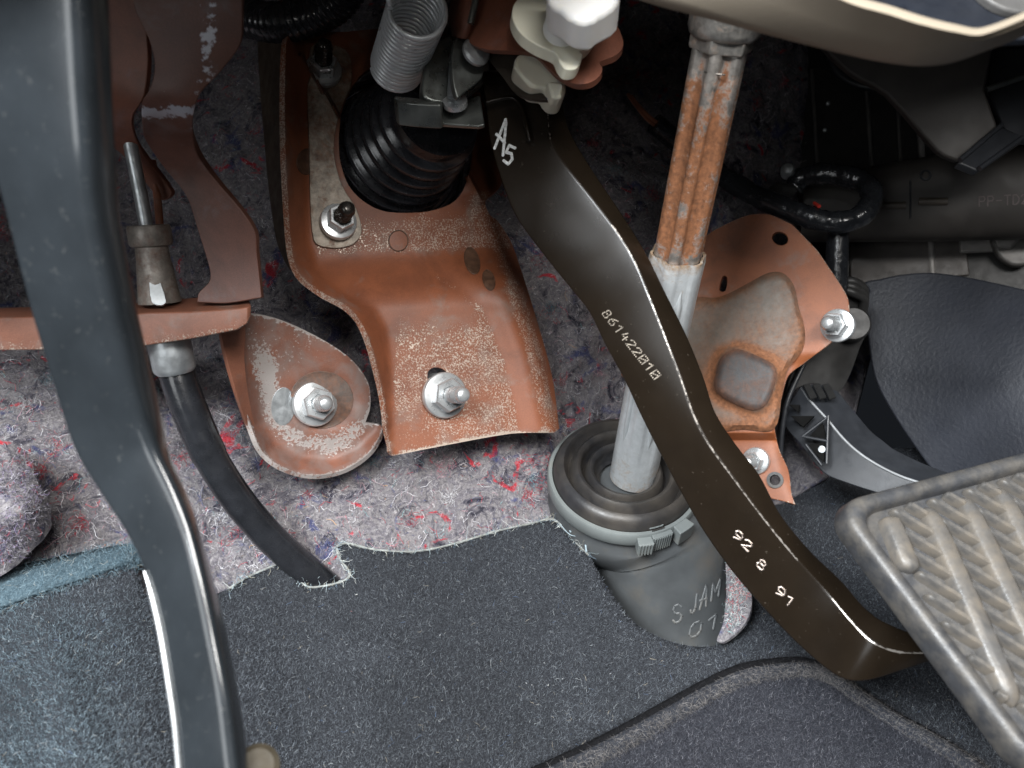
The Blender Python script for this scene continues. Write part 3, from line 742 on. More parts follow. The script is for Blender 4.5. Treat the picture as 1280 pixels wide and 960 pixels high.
# ================================================================ return spring
m_spring = plain('bright_spring_wire', (.66, .69, .71), .30, .3, .03, 60, .04, 900, 0)
top_c, bot_c = P(523, 10, .262), P(496, 84, .302)
S = thing('return_spring', 'tightly wound bright steel coil spring above the black rubber boot', 'spring', bot_c)
axs = (top_c - bot_c); Ls = axs.length; axs.normalize(); u_, w_ = ring_frame(axs)
turns, path = 16, []
for k in range(turns * 28 + 1):
    t = 2 * math.pi * k / 28; path.append(bot_c + axs * (Ls * k / (turns * 28)) + (u_ * math.cos(t) + w_ * math.sin(t)) * .0094)
tube('coil', path, .00095, m_spring, S, n=8)
kx = [path[-1] + (u_ * math.cos(t) + w_ * math.sin(t)) * 0 + axs * (a) + N(-.3, 1, .1) * b for t, a, b in ((0, .001, .001), (0, .002, .005), (0, .0022, .012), (0, .002, .02))]
tube('hook', sweep([path[-3], *kx], 6), .00098, m_spring, S, n=8)

# ================================================================ clevis and spring arm on the booster rod
V_ = thing('rod_clevis', 'dark zinc clevis plates and spring arm between spring and brake pedal', 'clevis', P(560, 150, .30))
pl1 = Plane(560, 135, .292, (-.05, .35, .93))
prism('base_plate', pl1.poly([(533, 151), (544, 138), (600, 118), (606, 156), (598, 158), (536, 154)]), pl1.n, .002, m_zinc_olive, V_, bevel=.0006)
pl2 = Plane(520, 130, .284, (0, .75, .66))
q = smooth([(492, 121), (497, 127), (550, 131), (552, 126), (500, 120)], True, 3)
prism('spring_arm', pl2.poly(q), pl2.n, .009, m_zinc_olive, V_, bevel=.0007)
pl3 = Plane(560, 100, .288, (.28, .12, .95))
prism('fork_cheek', pl3.poly(smooth([(540, 60), (572, 40), (600, 55), (612, 80), (606, 100), (592, 112), (572, 126), (545, 128), (528, 118), (530, 88)], True, 4)), pl3.n, .006, m_zinc_olive, V_, bevel=.001)
pl4 = Plane(590, 90, .278, (.45, .1, .9))
prism('fork_cheek', pl4.poly(smooth([(578, 40), (598, 60), (606, 75), (602, 98), (580, 116), (572, 122), (566, 100), (566, 60)], True, 4)), pl4.n, .003, m_zinc_olive, V_, bevel=.0008)
tube('pivot_pin', [P(571, 70, .284), P(567, 122, .284)], [.0026, .0024], m_zinc_dull, V_, n=14)
lathe('pin_washer', P(569, 128, .287), N(-.02, .55, .83), [(.0044, -.001), (.0044, .001), (.003, .0013), (.0024, .0012)], m_zinc, V_, n=24)
lathe('pin_head', P(594, 66, .274), N(.5, .15, .86), [(.0050, 0), (.0050, .0012), (.0042, .002), (0, .002)], m_zinc_dull, V_, n=24)

# ================================================================ brake pedal: forged arm, pad, stampings
BP = thing('brake_pedal', 'brake pedal with gloss black forged arm and grey ribbed rubber pad', 'brake pedal', P(1080, 830, .25))
armL = [(600, 90), (606, 130), (612, 180), (629, 237), (646, 275), (683, 325), (712, 361), (735, 390), (754, 429), (779, 475), (800, 520), (821, 562), (847, 611), (874, 658), (905, 703), (935, 740), (985, 795), (1028, 834), (1056, 851), (1085, 852), (1120, 842), (1180, 822)]
armB = [(676, 90), (684, 130), (690, 180), (708, 208), (742, 250), (779, 300), (798, 335), (812, 370), (833, 425), (852, 475), (867, 518), (886, 555), (915, 595), (945, 635), (966, 662), (995, 697), (1034, 740), (1062, 774), (1084, 797), (1102, 808), (1126, 815), (1180, 816)]
armO = [(700, 86), (704, 122), (712, 160), (738, 206), (766, 248), (796, 294), (816, 330), (836, 371), (862, 424), (882, 474), (896, 516), (922, 556), (950, 592), (972, 634), (990, 660), (1018, 692), (1054, 726), (1079, 755), (1098, 771), (1114, 779), (1134, 787), (1185, 797)]
armD = [.287, .286, .285, .283, .281, .278, .276, .2735, .2715, .270, .269, .268, .267, .266, .265, .264, .261, .256, .251, .249, .249, .249]
cl, cb, co_ = (smooth(a, False, 4) for a in (armL, armB, armO)); cd = smooth([(a, 0) for a in armD], False, 4)[:, 0]
for _ in range(6): cd[1:-1] = (cd[:-2] + 2 * cd[1:-1] + cd[2:]) / 4
atilt = np.interp(np.arange(len(cl)), [0, 6, 20, 56, 66, 72, 90], [.004, .006, .0115, .0115, .008, .003, .001])
def armface(i, t, h=0.0):
    """point on the front face of the arm: i along, t across (0 left edge, 1 bright edge), h out of the face"""
    j = min(int(i), len(cl) - 2); f = i - j
    a = P(*(cl[j] * (1 - f) + cl[j + 1] * f), cd[j] * (1 - f) + cd[j + 1] * f); b = P(*(cb[j] * (1 - f) + cb[j + 1] * f), cd[j] * (1 - f) + cd[j + 1] * f - .001)
    p = a.lerp(b, t)
    return p if not h else p + (CAM_LOC - p).normalized() * h
rings = []
for i in range(len(cl)):
    a, b, o = P(*cl[i], cd[i] + atilt[i]), P(*cb[i], cd[i]), P(*co_[i], cd[i] + .0045)
    ks = []
    k4 = a + (o - b)
    def fil(prev, c, nxt, r):
        d0 = (prev - c); d1 = (nxt - c); r0 = min(r, d0.length * .45); r1 = min(r, d1.length * .45)
        A_, B_ = c + d0.normalized() * r0, c + d1.normalized() * r1
        return [A_ * (1-t)**2 + c * (2*t*(1-t)) + B_ * t*t for t in (0, .33, .67, 1)]
    ks = fil(k4, a, b, .0011) + fil(a, b, o, .0009) + fil(b, o, k4, .0012) + fil(o, k4, a, .0012)
    rings.append(ks)
m_arm = None
def arm_mat():
    """black stove enamel, rubbed to steel along the forged corner"""
    m = m_black_paint.copy(); m.name = 'black_enamel_rubbed_edge'; nt = m.node_tree; b = nt.nodes['Principled BSDF']
    co = [n for n in nt.nodes if n.type == 'TEX_COORD'][0].outputs['Object']
    w = nt.nodes.new('ShaderNodeAttribute'); w.attribute_name = 'wear'
    f = math_(nt, 'ADD', math_(nt, 'ADD', math_(nt, 'MULTIPLY', noise(nt, co, 520, 5, .75), .6), math_(nt, 'MULTIPLY', noise(nt, co, 90, 4, .7), .5)), math_(nt, 'MULTIPLY', w.outputs['Fac'], .30))
    f = ramp(nt, f, [(.74, (0, 0, 0)), (.84, (1, 1, 1))])
    old = b.inputs['Base Color'].links[0].from_socket
    nt.links.new(mixc(nt, f, old, (.34, .31, .28)), b.inputs['Base Color']); nt.links.new(math_(nt, 'MULTIPLY', f, .6), b.inputs['Metallic'])
    return m
m_arm = arm_mat()
wr = []
for i in range(len(cl)):
    y = cb[i][1]; on = .85 if 280 < y < 700 else .35
    if y > 740: on = 1.05
    wr += [-.6, -.6, -.6, -.6, -.5, on, on * .6, -.5] + [-.2] * 4 + [-.6] * 4
arm_ob = loft('arm', rings, m_arm, BP, wear=wr, angle=60)
from mathutils.bvhtree import BVHTree
def tree_of(o):
    return BVHTree.FromPolygons([v.co + wloc(o) for v in o.data.vertices], [list(p.vertices) for p in o.data.polygons])
arm_bvh = tree_of(arm_ob)
def on_surface(tree, x, y, D0):
    d = (P(x, y, 1) - CAM_LOC).normalized(); h = tree.ray_cast(CAM_LOC, d)[0]
    return h if h is not None else P(x, y, D0)
lip = [armface(i, .03, .0006) for i in (6, 8, 10, 12, 14)]
# upper boss of the arm with a folded rib
plb = Plane(650, 130, .303, (-.15, .1, .98))
prism('pivot_lug', plb.poly(smooth([(592, 60), (640, 70), (690, 96), (702, 128), (694, 150), (664, 160), (622, 150), (604, 130)], True, 5)), plb.n, .006, m_black_paint, BP, bevel=.0015)
tube('folded_rib', sweep([P(608, 128, .2865), P(640, 122, .2858), (P(652, 136, .2852)), P(662, 176, .2845)], 6), .0008, m_black_paint, BP, n=8)

def stroke_digits(name, text, place, parent, mat, dot=.00021, dotted=True, pitch=.78, rad_h=.35, label=None):
    """stamped or written characters from short strokes on a 0..1 x 0..1.6 cell; place(u, v) -> world point"""
    G = {'0': ['00,0 .0,1.6', '0,1.6 1,1.6', '1,1.6 1,0', '1,0 0,0', '0,.4 1,1.2'], '1': ['.1,1.25 .6,1.6', '.6,1.6 .6,0'], '2': ['0,1.3 .25,1.6', '.25,1.6 .8,1.6', '.8,1.6 1,1.25', '1,1.25 0,0', '0,0 1,0'],
         '4': ['.3,1.6 0,.6', '0,.6 1,.6', '.7,1.1 .7,0'], '6': ['.85,1.6 .2,1.1', '.2,1.1 0,.5', '0,.5 .2,0', '.2,0 .8,0', '.8,0 1,.4', '1,.4 .8,.85', '.8,.85 .1,.85'],
         '8': ['.2,.85 .1,1.3', '.1,1.3 .3,1.6', '.3,1.6 .7,1.6', '.7,1.6 .9,1.3', '.9,1.3 .8,.85', '.8,.85 .2,.85', '.2,.85 0,.4', '0,.4 .2,0', '.2,0 .8,0', '.8,0 1,.4', '1,.4 .8,.85'],
         '9': ['1,.9 .8,.7', '.8,.7 .2,.7', '.2,.7 0,1.15', '0,1.15 .25,1.6', '.25,1.6 .75,1.6', '.75,1.6 1,1.2', '1,1.2 .9,.5', '.9,.5 .2,0'],
         'A': ['-.1,-.1 .45,1.9', '.45,1.9 .55,1.7', '.55,1.7 .8,-.2', '-.15,.75 .75,.55'], '5': ['1,1.5 .35,1.55', '.35,1.55 .15,.9', '.15,.9 .7,.95', '.7,.95 .9,.5', '.9,.5 .55,0', '.55,0 .05,.15'],
         'S': ['.95,1.3 .7,1.6', '.7,1.6 .25,1.6', '.25,1.6 .05,1.25', '.05,1.25 .3,.85', '.3,.85 .75,.75', '.75,.75 .95,.4', '.95,.4 .7,0', '.7,0 .2,0', '.2,0 0,.3'],
         'J': ['.7,1.6 .7,.3', '.7,.3 .45,0', '.45,0 .15,.1', '.15,.1 .05,.4'], 'O': ['.3,0 .05,.4', '.05,.4 .05,1.2', '.05,1.2 .3,1.6', '.3,1.6 .7,1.6', '.7,1.6 .95,1.2', '.95,1.2 .95,.4', '.95,.4 .7,0', '.7,0 .3,0'],
         'M': ['0,0 0,1.6', '0,1.6 .5,.6', '.5,.6 1,1.6', '1,1.6 1,0'], 'P': ['0,0 0,1.6', '0,1.6 .8,1.6', '.8,1.6 1,1.2', '1,1.2 .8,.8', '.8,.8 0,.8'], '-': ['.1,.8 .9,.8'],
         'T': ['0,1.6 1,1.6', '.5,1.6 .5,0'], 'D': ['0,0 0,1.6', '0,1.6 .6,1.6', '.6,1.6 1,1.1', '1,1.1 1,.5', '1,.5 .6,0', '.6,0 0,0']}
    V, Fc = [], []
    def blob(p, r):
        b = len(V); nrm = (CAM_LOC - p).normalized(); u, w = ring_frame(nrm)
        for k in range(8):
            t = k * math.pi / 4; V.append(p + (u * math.cos(t) + w * math.sin(t)) * r - nrm * r * .3)
        V.append(p + nrm * r * rad_h)
        for k in range(8): Fc.append((b + k, b + (k + 1) % 8, b + 8))
    u0 = 0.0
    for ch in text:
        if ch == ' ': u0 += 1.1; continue
        for s in G[ch]:
            a, b = [tuple(float(z) for z in q.split(',')) for q in s.split()]
            L = math.hypot(b[0]-a[0], b[1]-a[1]); n = max(2, int(L / (.26 if dotted else .09)))
            for k in range(n + 1):
                t = k / n; blob(place(u0 + a[0] + (b[0]-a[0]) * t, a[1] + (b[1]-a[1]) * t), dot)
        u0 += 1 + pitch * .6
    return emit(name, V, Fc, mat, parent, smoothed=True, angle=0, label=label)

def along(p0, p1, up_px, tree=None):
    """writing frame on the arm: picture point p0 is the foot of the first cell, p1 one cell on, up_px one cell up"""
    a, b, u = np.array(p0, float), np.array(p1, float), np.array(up_px, float)
    def w_(s, t):
        q = a + b * s + u * t; h = on_surface(arm_bvh, q[0], q[1], .27); return h + (CAM_LOC - h).normalized() * .00032
    return w_
arm_depth = None
stroke_digits('stamped_number', '861422010', along((752, 392), (5.15, 6.45), (5.2, -3.4), arm_depth), BP, m_dots, dot=.00029, label='pale dot-stamped digits on the arm')
stroke_digits('stamped_code', '92', along((916, 670), (7.6, 7.8), (3.9, -5.0), arm_depth), BP, m_stamp, dot=.00050, dotted=False)
stroke_digits('stamped_code', '8', along((945, 706), (7.6, 7.8), (3.9, -5.0), arm_depth), BP, m_stamp, dot=.00050, dotted=False)
stroke_digits('stamped_code', '91', along((969, 740), (7.6, 7.8), (3.9, -5.0), arm_depth), BP, m_stamp, dot=.00050, dotted=False)
stroke_digits('paint_mark', 'A', along((620, 184), (12, 7.5), (3.6, -20), arm_depth), BP, m_ink, dot=.00058, dotted=False, rad_h=.12, label='hand-written white paint letter A')
stroke_digits('paint_mark', '5', along((629, 203), (11.5, 4), (2.4, -14.5), arm_depth), BP, m_ink, dot=.00058, dotted=False, rad_h=.12, label='hand-written white paint figure 5')

# ---- pad
p_tl, p_tr, p_bl = P(1052, 634, .236), P(1282, 572, .248), P(1265, 916, .200)
U_, W_ = (p_tr - p_tl), (p_bl - p_tl); pn = W_.cross(U_).normalized()
if pn.dot(CAM_LOC - p_tl) < 0: pn = -pn
lu, lw = U_.length, W_.length; Uh, Wh = U_ / lu, W_ / lw
def pad(s, t, h=0.0): return p_tl + Uh * s + Wh * t + pn * h           # metres along the top and left edges
pw, ph = .082, .078
def rr(x0, y0, x1, y1, r, n=6):
    o = []
    for cx, cy, a in ((x1 - r, y0 + r, -90), (x1 - r, y1 - r, 0), (x0 + r, y1 - r, 90), (x0 + r, y0 + r, 180)):
        o += [(cx + r * math.cos(math.radians(a + 90 * k / n)), cy + r * math.sin(math.radians(a + 90 * k / n))) for k in range(n + 1)]
    return o
PD = BP
prof_p = [(-.0026, -.0070), (-.0028, -.006), (-.0020, -.001), (-.0012, .0006), (.0004, .0010), (.0022, .0006), (.0030, -.0006), (.0034, -.0026)]
body = [[pad(x, y, h) for x, y in rr(o, o, pw - o, ph - o, .0085 - min(o, .004) * .5)] for o, h in prof_p]
padb = loft('pad_rubber', body, m_pad, BP, angle=60)
def rib(s0, t0, s1, t1, w, h, name='tread_rib', tw=1.0):
    a, b = np.array((s0, t0)), np.array((s1, t1)); d = (b - a); L = np.hypot(*d); d /= L; nn_ = np.array((-d[1], d[0]))
    rg = []
    for f, k in ((0, .12), (.03, .62), (.08, .9), (.2, 1), (.8, 1), (.92, .9), (.97, .62), (1, .12)):
        c = a + d * L * f; ww = w * k
        rg.append([pad(*(c + nn_ * ww * x), h * z * (k ** .5) - .0030) for x, z in ((-.62, 0), (-.5, .75), (-.28, 1.0), (.28, 1.0), (.5, .75), (.62, 0))])
    return loft(name, rg, m_pad_worn, padb, angle=60)
def clip_seg(a, b, lo=.0055):
    """trim a rib to the inside of the pad frame"""
    hi = (pw - lo, ph - lo); t0, t1 = 0.0, 1.0; d = (b[0]-a[0], b[1]-a[1])
    for i in (0, 1):
        if abs(d[i]) < 1e-9:
            if not lo < a[i] < hi[i]: return None
            continue
        q0, q1 = (lo - a[i]) / d[i], (hi[i] - a[i]) / d[i]
        if q0 > q1: q0, q1 = q1, q0
        t0, t1 = max(t0, q0), min(t1, q1)
    if t1 - t0 < .05: return None
    return (a[0]+d[0]*t0, a[1]+d[1]*t0), (a[0]+d[0]*t1, a[1]+d[1]*t1)
def to_pad(x, y):
    d = (P(x, y, 1.0) - CAM_LOC); t = (p_tl - CAM_LOC).dot(pn) / d.dot(pn); q = CAM_LOC + d * t - p_tl
    m = np.array([[Uh.dot(Uh), Uh.dot(Wh)], [Uh.dot(Wh), Wh.dot(Wh)]]); r = np.linalg.solve(m, np.array([q.dot(Uh), q.dot(Wh)])); return float(r[0]), float(r[1])
d_long = np.array(to_pad(1226, 786)) - np.array(to_pad(1155, 624)); d_long /= np.hypot(*d_long)
LS = []
for a in ((1062, 644), (1109, 634), (1157, 622), (1202, 609), (1245, 597), (1286, 585), (1325, 575), (1366, 566)):
    q = np.array(to_pad(*a)); s = clip_seg(tuple(q), tuple(q + d_long * .09), .0062)
    if s:
        LS.append(s)
        if a[0] > 1080: rib(*s[0], *s[1], .0056, .0040, 'tread_bar')
d_x = np.array(to_pad(1108, 668)) - np.array(to_pad(1078, 650)); d_x /= np.hypot(*d_x)
nl = np.array((-d_long[1], d_long[0])); nl *= np.sign(nl @ d_x); stepw = abs((np.array(to_pad(1202, 609)) - np.array(to_pad(1157, 622))) @ nl)
for i in range(len(LS)):
    A0, A1 = map(np.array, LS[i]); LA = np.hypot(*(A1 - A0)); k = -3
    while k * .0068 < .09:
        qa = A0 + d_long * (k * .0068 + .0034); sc_ = stepw / (d_x @ nl)
        s = clip_seg(tuple(qa + d_x * sc_ * .10), tuple(qa + d_x * sc_ * .93), .0040); k += 1
        if s and np.hypot(s[1][0]-s[0][0], s[1][1]-s[0][1]) > .0016: rib(*s[0], *s[1], .0021, .0036)
backp = [[pad(x, y, h) for x, y in rr(.004, .004, pw - .004, ph - .004, .006)] for h in (-.0070, -.0100)]
loft('pad_plate', backp, m_black_paint, BP, angle=40)

# ================================================================ steering shaft
s_top, s_bot = P(909, 18, .243), P(792, 590, .352)
def on_axis(y):
    """point on the shaft axis seen at picture height y"""
    lo, hi = -.2, 1.2
    for _ in range(50):
        t = (lo + hi) / 2; q = CM.inverted() @ s_bot.lerp(s_top, t); yy = 480 + q.y / q.z * F
        if yy > y: lo = t
        else: hi = t
    return s_bot.lerp(s_top, (lo + hi) / 2)
sd_ = (s_top - s_bot).normalized(); su, sw = ring_frame(sd_)
SH = thing('steering_shaft', 'telescopic steering shaft, rusty splined rod sliding into a pale grey tube', 'steering shaft', s_bot)
def lobed(c, r, amp, n, rot, m=96):
    out = []
    for k in range(m):
        t = 2 * math.pi * k / m; z = math.cos(n * (t - rot)); z = math.copysign(abs(z) ** .35, z)
        rad = r * (1 + amp * z); out.append(c + (su * math.cos(t) + sw * math.sin(t)) * rad)
    return out
to_c = CAM_LOC - on_axis(200); to_c -= sd_ * to_c.dot(sd_); rot0 = math.atan2(to_c.dot(sw), to_c.dot(su))
rg, wv = [], []
ys = np.linspace(345, 58, 26)
for y in ys:
    rg.append(lobed(on_axis(y), .0079, .14, 6, rot0 - .12)); 
    wv += [(.0 + .13 * sstep(60, 190, y) - .16 * sstep(292, 322, y) - .08 * sstep(110, 60, y)) + .05 * math.cos(6 * (2 * math.pi * k / 96 - rot0 + .12)) * -1 for k in range(96)]
loft('splined_rod', rg, m_shaft, SH, wear=wv, angle=60, label='rod with rust-orange ridges')
tr_ = []
for y, r, amp in ((318, .0088, .05), (317, .0098, .05), (324, .0101, .05), (345, .0099, .05), (440, .0099, .05), (530, .0100, .05), (556, .0101, .04), (570, .0102, .0), (596, .0101, .0)):
    tr_.append(lobed(on_axis(y), r, amp, 6, rot0 - .12))
loft('outer_tube', tr_, m_tube, SH, caps=False, angle=60, wear=[w_ for w_ in (.3, .28, .17, .06, .0, .0, .05, .10, .16) for _ in range(96)])
for k in range(2):
    a_ = rot0 + (.42 if k == 0 else -.75); 
    gp = [on_axis(y) + (su * math.cos(a_) + sw * math.sin(a_)) * (.0094) for y in np.linspace(350, 545, 12)]
    tube('pressed_flute', gp, [.0002] + [.0012] * 10 + [.0002], m_galv, SH, n=8)
lathe('joint_collar', on_axis(60), sd_, [(.0098, -.0006), (.0102, .0006), (.0102, .0042), (.0095, .0050)], m_joint, SH, n=6, angle=20, bevel=.0006, spin=.2)
lathe('joint_ring', on_axis(44), sd_, [(.0088, -.001), (.0105, .0002), (.0112, .002), (.0112, .010), (.010, .020)], m_joint, SH, n=48, label='bright steel joint ring at the top')
tube('seam_band', [on_axis(84) + (su * math.cos(t) + sw * math.sin(t)) * .0086 for t in np.linspace(rot0 - .4, rot0 + .35, 10)], .00028, m_stud_dark, SH, n=6)

# ================================================================ steering boot on the floor
b_c = P(781, 588, .347); b_ax = N(.02, .74, .67)
SB = thing('steering_boot', 'round black rubber boot with concentric ridges and grey clamp ring around the steering shaft', 'rubber boot', P(840, 740, .37))
pr = [(.0310, -.014), (.0312, -.004), (.0306, .0005), (.0290, .0028), (.0268, .0034), (.0258, .0020), (.0250, -.0022), (.0242, -.0030), (.0234, -.0018), (.0226, .0018), (.0212, .0032), (.0196, .0026), (.0190, .0002), (.0184, -.0045), (.0178, -.0052), (.0170, -.0040),
      (.0164, .0), (.0152, .0014), (.0138, .0008), (.0132, -.0016), (.0126, -.0060), (.0108, -.0066), (.0103, -.006)]
lathe('concentric_bellows', b_c, b_ax, pr, m_rubber, SB, n=72, cap=False, angle=65)
lathe('clamp_ring', b_c, b_ax, [(.0314, -.0088), (.0330, -.0092), (.0334, -.0080), (.0334, -.0032), (.0329, -.0024), (.0314, -.0024), (.0314, -.0088)], m_clamp, SB, n=80, cap=False, angle=35)
cr = bpy.data.objects['clamp_ring']; bu, bw = ring_frame(b_ax)
def bpol(a, r, h): return b_c + b_ax * h + (bu * math.cos(a) + bw * math.sin(a)) * r
# find ring angle facing the camera below (towards the latch)
def ang_of(x, y):
    best = None
    for k in range(720):
        a = k * math.pi / 360; q = CM.inverted() @ bpol(a, .0334, -.005); d = math.hypot(640 - q.x / q.z * F - x, 480 + q.y / q.z * F - y)
        if best is None or d < best[0]: best = (d, a)
    return best[1]
a_l, a_r = ang_of(800, 680), ang_of(868, 665)
def latch(a0, a1, r0, r1, h0, h1, name='clamp_latch'):
    n = 6; rings_ = []
    for k in range(n + 1):
        a = a0 + (a1 - a0) * k / n; rings_.append([bpol(a, r0, h0), bpol(a, r1, h0), bpol(a, r1, h1), bpol(a, r0, h1)])
    return loft(name, rings_, m_clamp, cr, bevel=.0005)
da = a_r - a_l
if da > math.pi: da -= 2 * math.pi
if da < -math.pi: da += 2 * math.pi
latch(a_l - da * .05, a_l + da * .22, .0325, .0372, -.0100, -.0036); latch(a_l + da * .22, a_l + da * .62, .0325, .0352, -.0112, -.0030); latch(a_l + da * .68, a_l + da * 1.02, .0325, .0374, -.0105, -.0026)
for k in range(5):
    a = a_l - da * .02 + da * .05 * k; tube('grip_rib', [bpol(a, .0373, -.0098), bpol(a, .0373, -.0038)], .00042, m_clamp, cr, n=6)
for k in range(8):
    a = a_l + da * (.26 + .044 * k); tube('ratchet_tooth', [bpol(a, .0353, -.0110), bpol(a, .0353, -.0034)], .00036, m_clamp, cr, n=6)
latch(a_l + da * .2, a_l + da * .52, .0300, .0312, -.0022, -.0012, 'latch_tongue')
for k in range(9):
    a = a_l + da * (.25 + .03 * k); tube('tongue_tooth', [bpol(a, .0316, -.0020), bpol(a, .0322, -.0020)], .0003, m_rubber, cr, n=5)
# sleeve below the ring, bending away down the floor
sl_a = b_c + b_ax * -.008; ctr = [sl_a, sl_a + N(.10, -.75, -.65) * .012, P(812, 655, .364), P(826, 700, .369), P(838, 745, .374), P(848, 800, .380)]
ctr = sweep(ctr, 5); rgs = []
rad_k = np.interp(np.linspace(0, 1, len(ctr)), [0, .10, .18, .26, .34, .6, 1], [.0315, .0318, .0334, .0326, .0308, .0312, .0300])
for i, c in enumerate(ctr):
    d = (ctr[min(i+1, len(ctr)-1)] - ctr[max(i-1, 0)]).normalized(); t = i / (len(ctr) - 1); d = (b_ax * -1).lerp(d, min(1, t * 2.2)).normalized(); u, w = ring_frame(d)
    rgs.append([c + (u * math.cos(2*math.pi*k/64) + w * math.sin(2*math.pi*k/64)) * rad_k[i] for k in range(64)])
slv = loft('rubber_sleeve', rgs, m_rubber_grey, SB, angle=70, label='smooth dusty lower sleeve with raised lettering')
# raised lettering on the sleeve
def sleeve_hit(x, y):
    d = (P(x, y, 1) - CAM_LOC).normalized(); best = None
    for i, c in enumerate(ctr[:-1]):
        q = c - CAM_LOC; tt = q.dot(d); h2 = (q - d * tt).length
        if h2 < rad_k[i]:
            s = tt - math.sqrt(rad_k[i] ** 2 - h2 ** 2)
            if best is None or s < best: best = s
    return CAM_LOC + d * (best or .35)
SURF = {}
def sleeve_write(name, text, p0, du, up):
    a, b, u = np.array(p0, float), np.array(du, float), np.array(up, float)
    from mathutils.bvhtree import BVHTree
    if 'b' not in SURF:
        vv = [v.co + wloc(slv) for v in slv.data.vertices]; SURF['b'] = BVHTree.FromPolygons(vv, [list(p.vertices) for p in slv.data.polygons])
    def pl(s, t):
        q = a + b * s + u * t; d = (P(q[0], q[1], 1) - CAM_LOC).normalized(); h = SURF['b'].ray_cast(CAM_LOC, d)
        return h[0] if h[0] is not None else P(q[0], q[1], .345)
    return stroke_digits(name, text, pl, slv, m_rubber_grey, dot=.00072, dotted=False, rad_h=.45)
sleeve_write('raised_lettering', 'S', (842, 779), (11, -4.5), (-1, -13)); sleeve_write('raised_lettering', 'JAM', (862, 768), (9, -6), (1.5, -13)); sleeve_write('raised_lettering', 'O1', (860, 798), (15, -6), (2, -11))

# ================================================================ accelerator pedal bracket
plC = Plane(960, 400, .372, (-.42, .16, .89))
def brC_D(xy):
    d = plC.D(xy); x, y = xy[:, 0], xy[:, 1]
    d = d + .006 * sstep(540, 552, y)                                          # lower tab steps back
    l, s = polydist(xy, [(975, 470), (958, 545), (970, 590), (990, 640)]); d = d + .0002 * softplus(-l * s - 4, 3) * sstep(440, 470, y)
    return d
outC = smooth([(880, 297), (905, 281), (930, 270), (945, 267), (963, 268), (990, 280), (1022, 313), (1057, 366), (1062, 388), (1058, 412), (1038, 429), (1005, 455), (986, 470), (977, 500), (969, 530), (974, 560),
                (986, 588), (990, 617), (995, 631), (980, 627), (945, 618), (880, 590), (830, 540), (792, 486), (772, 464), (752, 436), (737, 404), (742, 392), (790, 385), (845, 345)], True, 5, corners=(5, 6, 18))
def wearC(xy):
    le, _ = polydist(xy, outC, True); w = .04 + .7 * np.exp(-(le / 2.2) ** 2); return w + .12 * np.exp(-(((xy[:, 0] - 1010) / 60) ** 2 + ((xy[:, 1] - 330) / 40) ** 2))
C_ = thing('accelerator_bracket', 'bright orange-brown pressed bracket behind the steering shaft with grey stained raised panel', 'bracket', P(960, 560, .375))
sheet('pressed_plate', outC, brC_D, .0024, m_rust_c, C_, holes=(ellipse(975, 298, 10, 8, .4, 18), smooth([(899, 362), (903, 346), (908, 346), (908, 358), (905, 364)], True, 3), ellipse(969, 600, 9, 9.5, 0, 18)), spacing=4.5, wear=wearC, bevel=.0006)
outP = smooth([(840, 395), (868, 372), (893, 372), (912, 366), (935, 354), (960, 341), (978, 341), (992, 356), (999, 385), (1006, 412), (1003, 438), (985, 462), (978, 490), (968, 536), (930, 537), (880, 535), (840, 470)], True, 5)
def patch_D(xy):
    x, y = xy[:, 0], xy[:, 1]; d = plC.D(xy); le, _ = polydist(xy, outP, True)
    d = d - .0030 * sstep(0, 6, le) - .0006
    lb, _ = polydist(xy, smooth([(888, 470), (896, 443), (916, 430), (940, 436), (972, 452), (978, 470), (964, 510), (942, 520), (905, 505), (888, 490)], True, 4), True)
    inb = inside(xy, smooth([(888, 470), (896, 443), (916, 430), (940, 436), (972, 452), (978, 470), (964, 510), (942, 520), (905, 505), (888, 490)], True, 4))
    return d - .0045 * np.where(inb, sstep(0, 13, lb), 0)
def wearP(xy):
    x, y = xy[:, 0], xy[:, 1]; le, _ = polydist(xy, outP, True)
    lb, _ = polydist(xy, smooth([(888, 470), (896, 443), (916, 430), (940, 436), (972, 452), (978, 470), (964, 510), (942, 520), (905, 505), (888, 490)], True, 4), True)
    w = .16 * np.exp(-(le / 9) ** 2) + .28 * np.exp(-(lb / 6) ** 2) + .20 * sstep(515, 530, y) - .10 * np.exp(-(((x - 930) / 28) ** 2 + ((y - 480) / 26) ** 2)) + .06 * sstep(420, 440, y)
    return w + .10 * np.exp(-(((x - 955) / 40) ** 2 + ((y - 415) / 22) ** 2))
sheet('welded_panel', outP, patch_D, .0018, m_patch, C_, spacing=4, wear=wearP, bevel=.0004, label='grey heat-stained raised panel')
m_blue = steel_rust('blued_boss_steel', (.050, .051, .053), (.13, .062, .038), bias=.58, metal=.1, soft=.14, rough=.55, sc=70, con=.5)
boss_o = smooth([(888, 470), (896, 443), (916, 430), (940, 436), (972, 452), (978, 470), (964, 510), (942, 520), (905, 505), (888, 490)], True, 4)
boss_c = boss_o.mean(0)
sheet('blued_boss', boss_c + (boss_o - boss_c) * .86, lambda q: patch_D(q) - .0005, .0012, m_blue, C_, spacing=4, wear=lambda q: .2 * np.exp(-(polydist(q, boss_c + (boss_o - boss_c) * .86, True)[0] / 4) ** 2), bevel=.0003, label='dark blue-grey heat-stained boss')
flange_nut(C_, 1047, 407, float(brC_D(np.array([(1047., 407.)]))[0]) - .001, (-.62, .02, .78), 21, .0145, spin=.2, label='bright nut at the right corner')
flange_nut(C_, 945, 576, float(brC_D(np.array([(945., 576.)]))[0]) - .001, (-.60, .0, .80), 17, .0120, spin=.5, label='small nut on the lower tab')
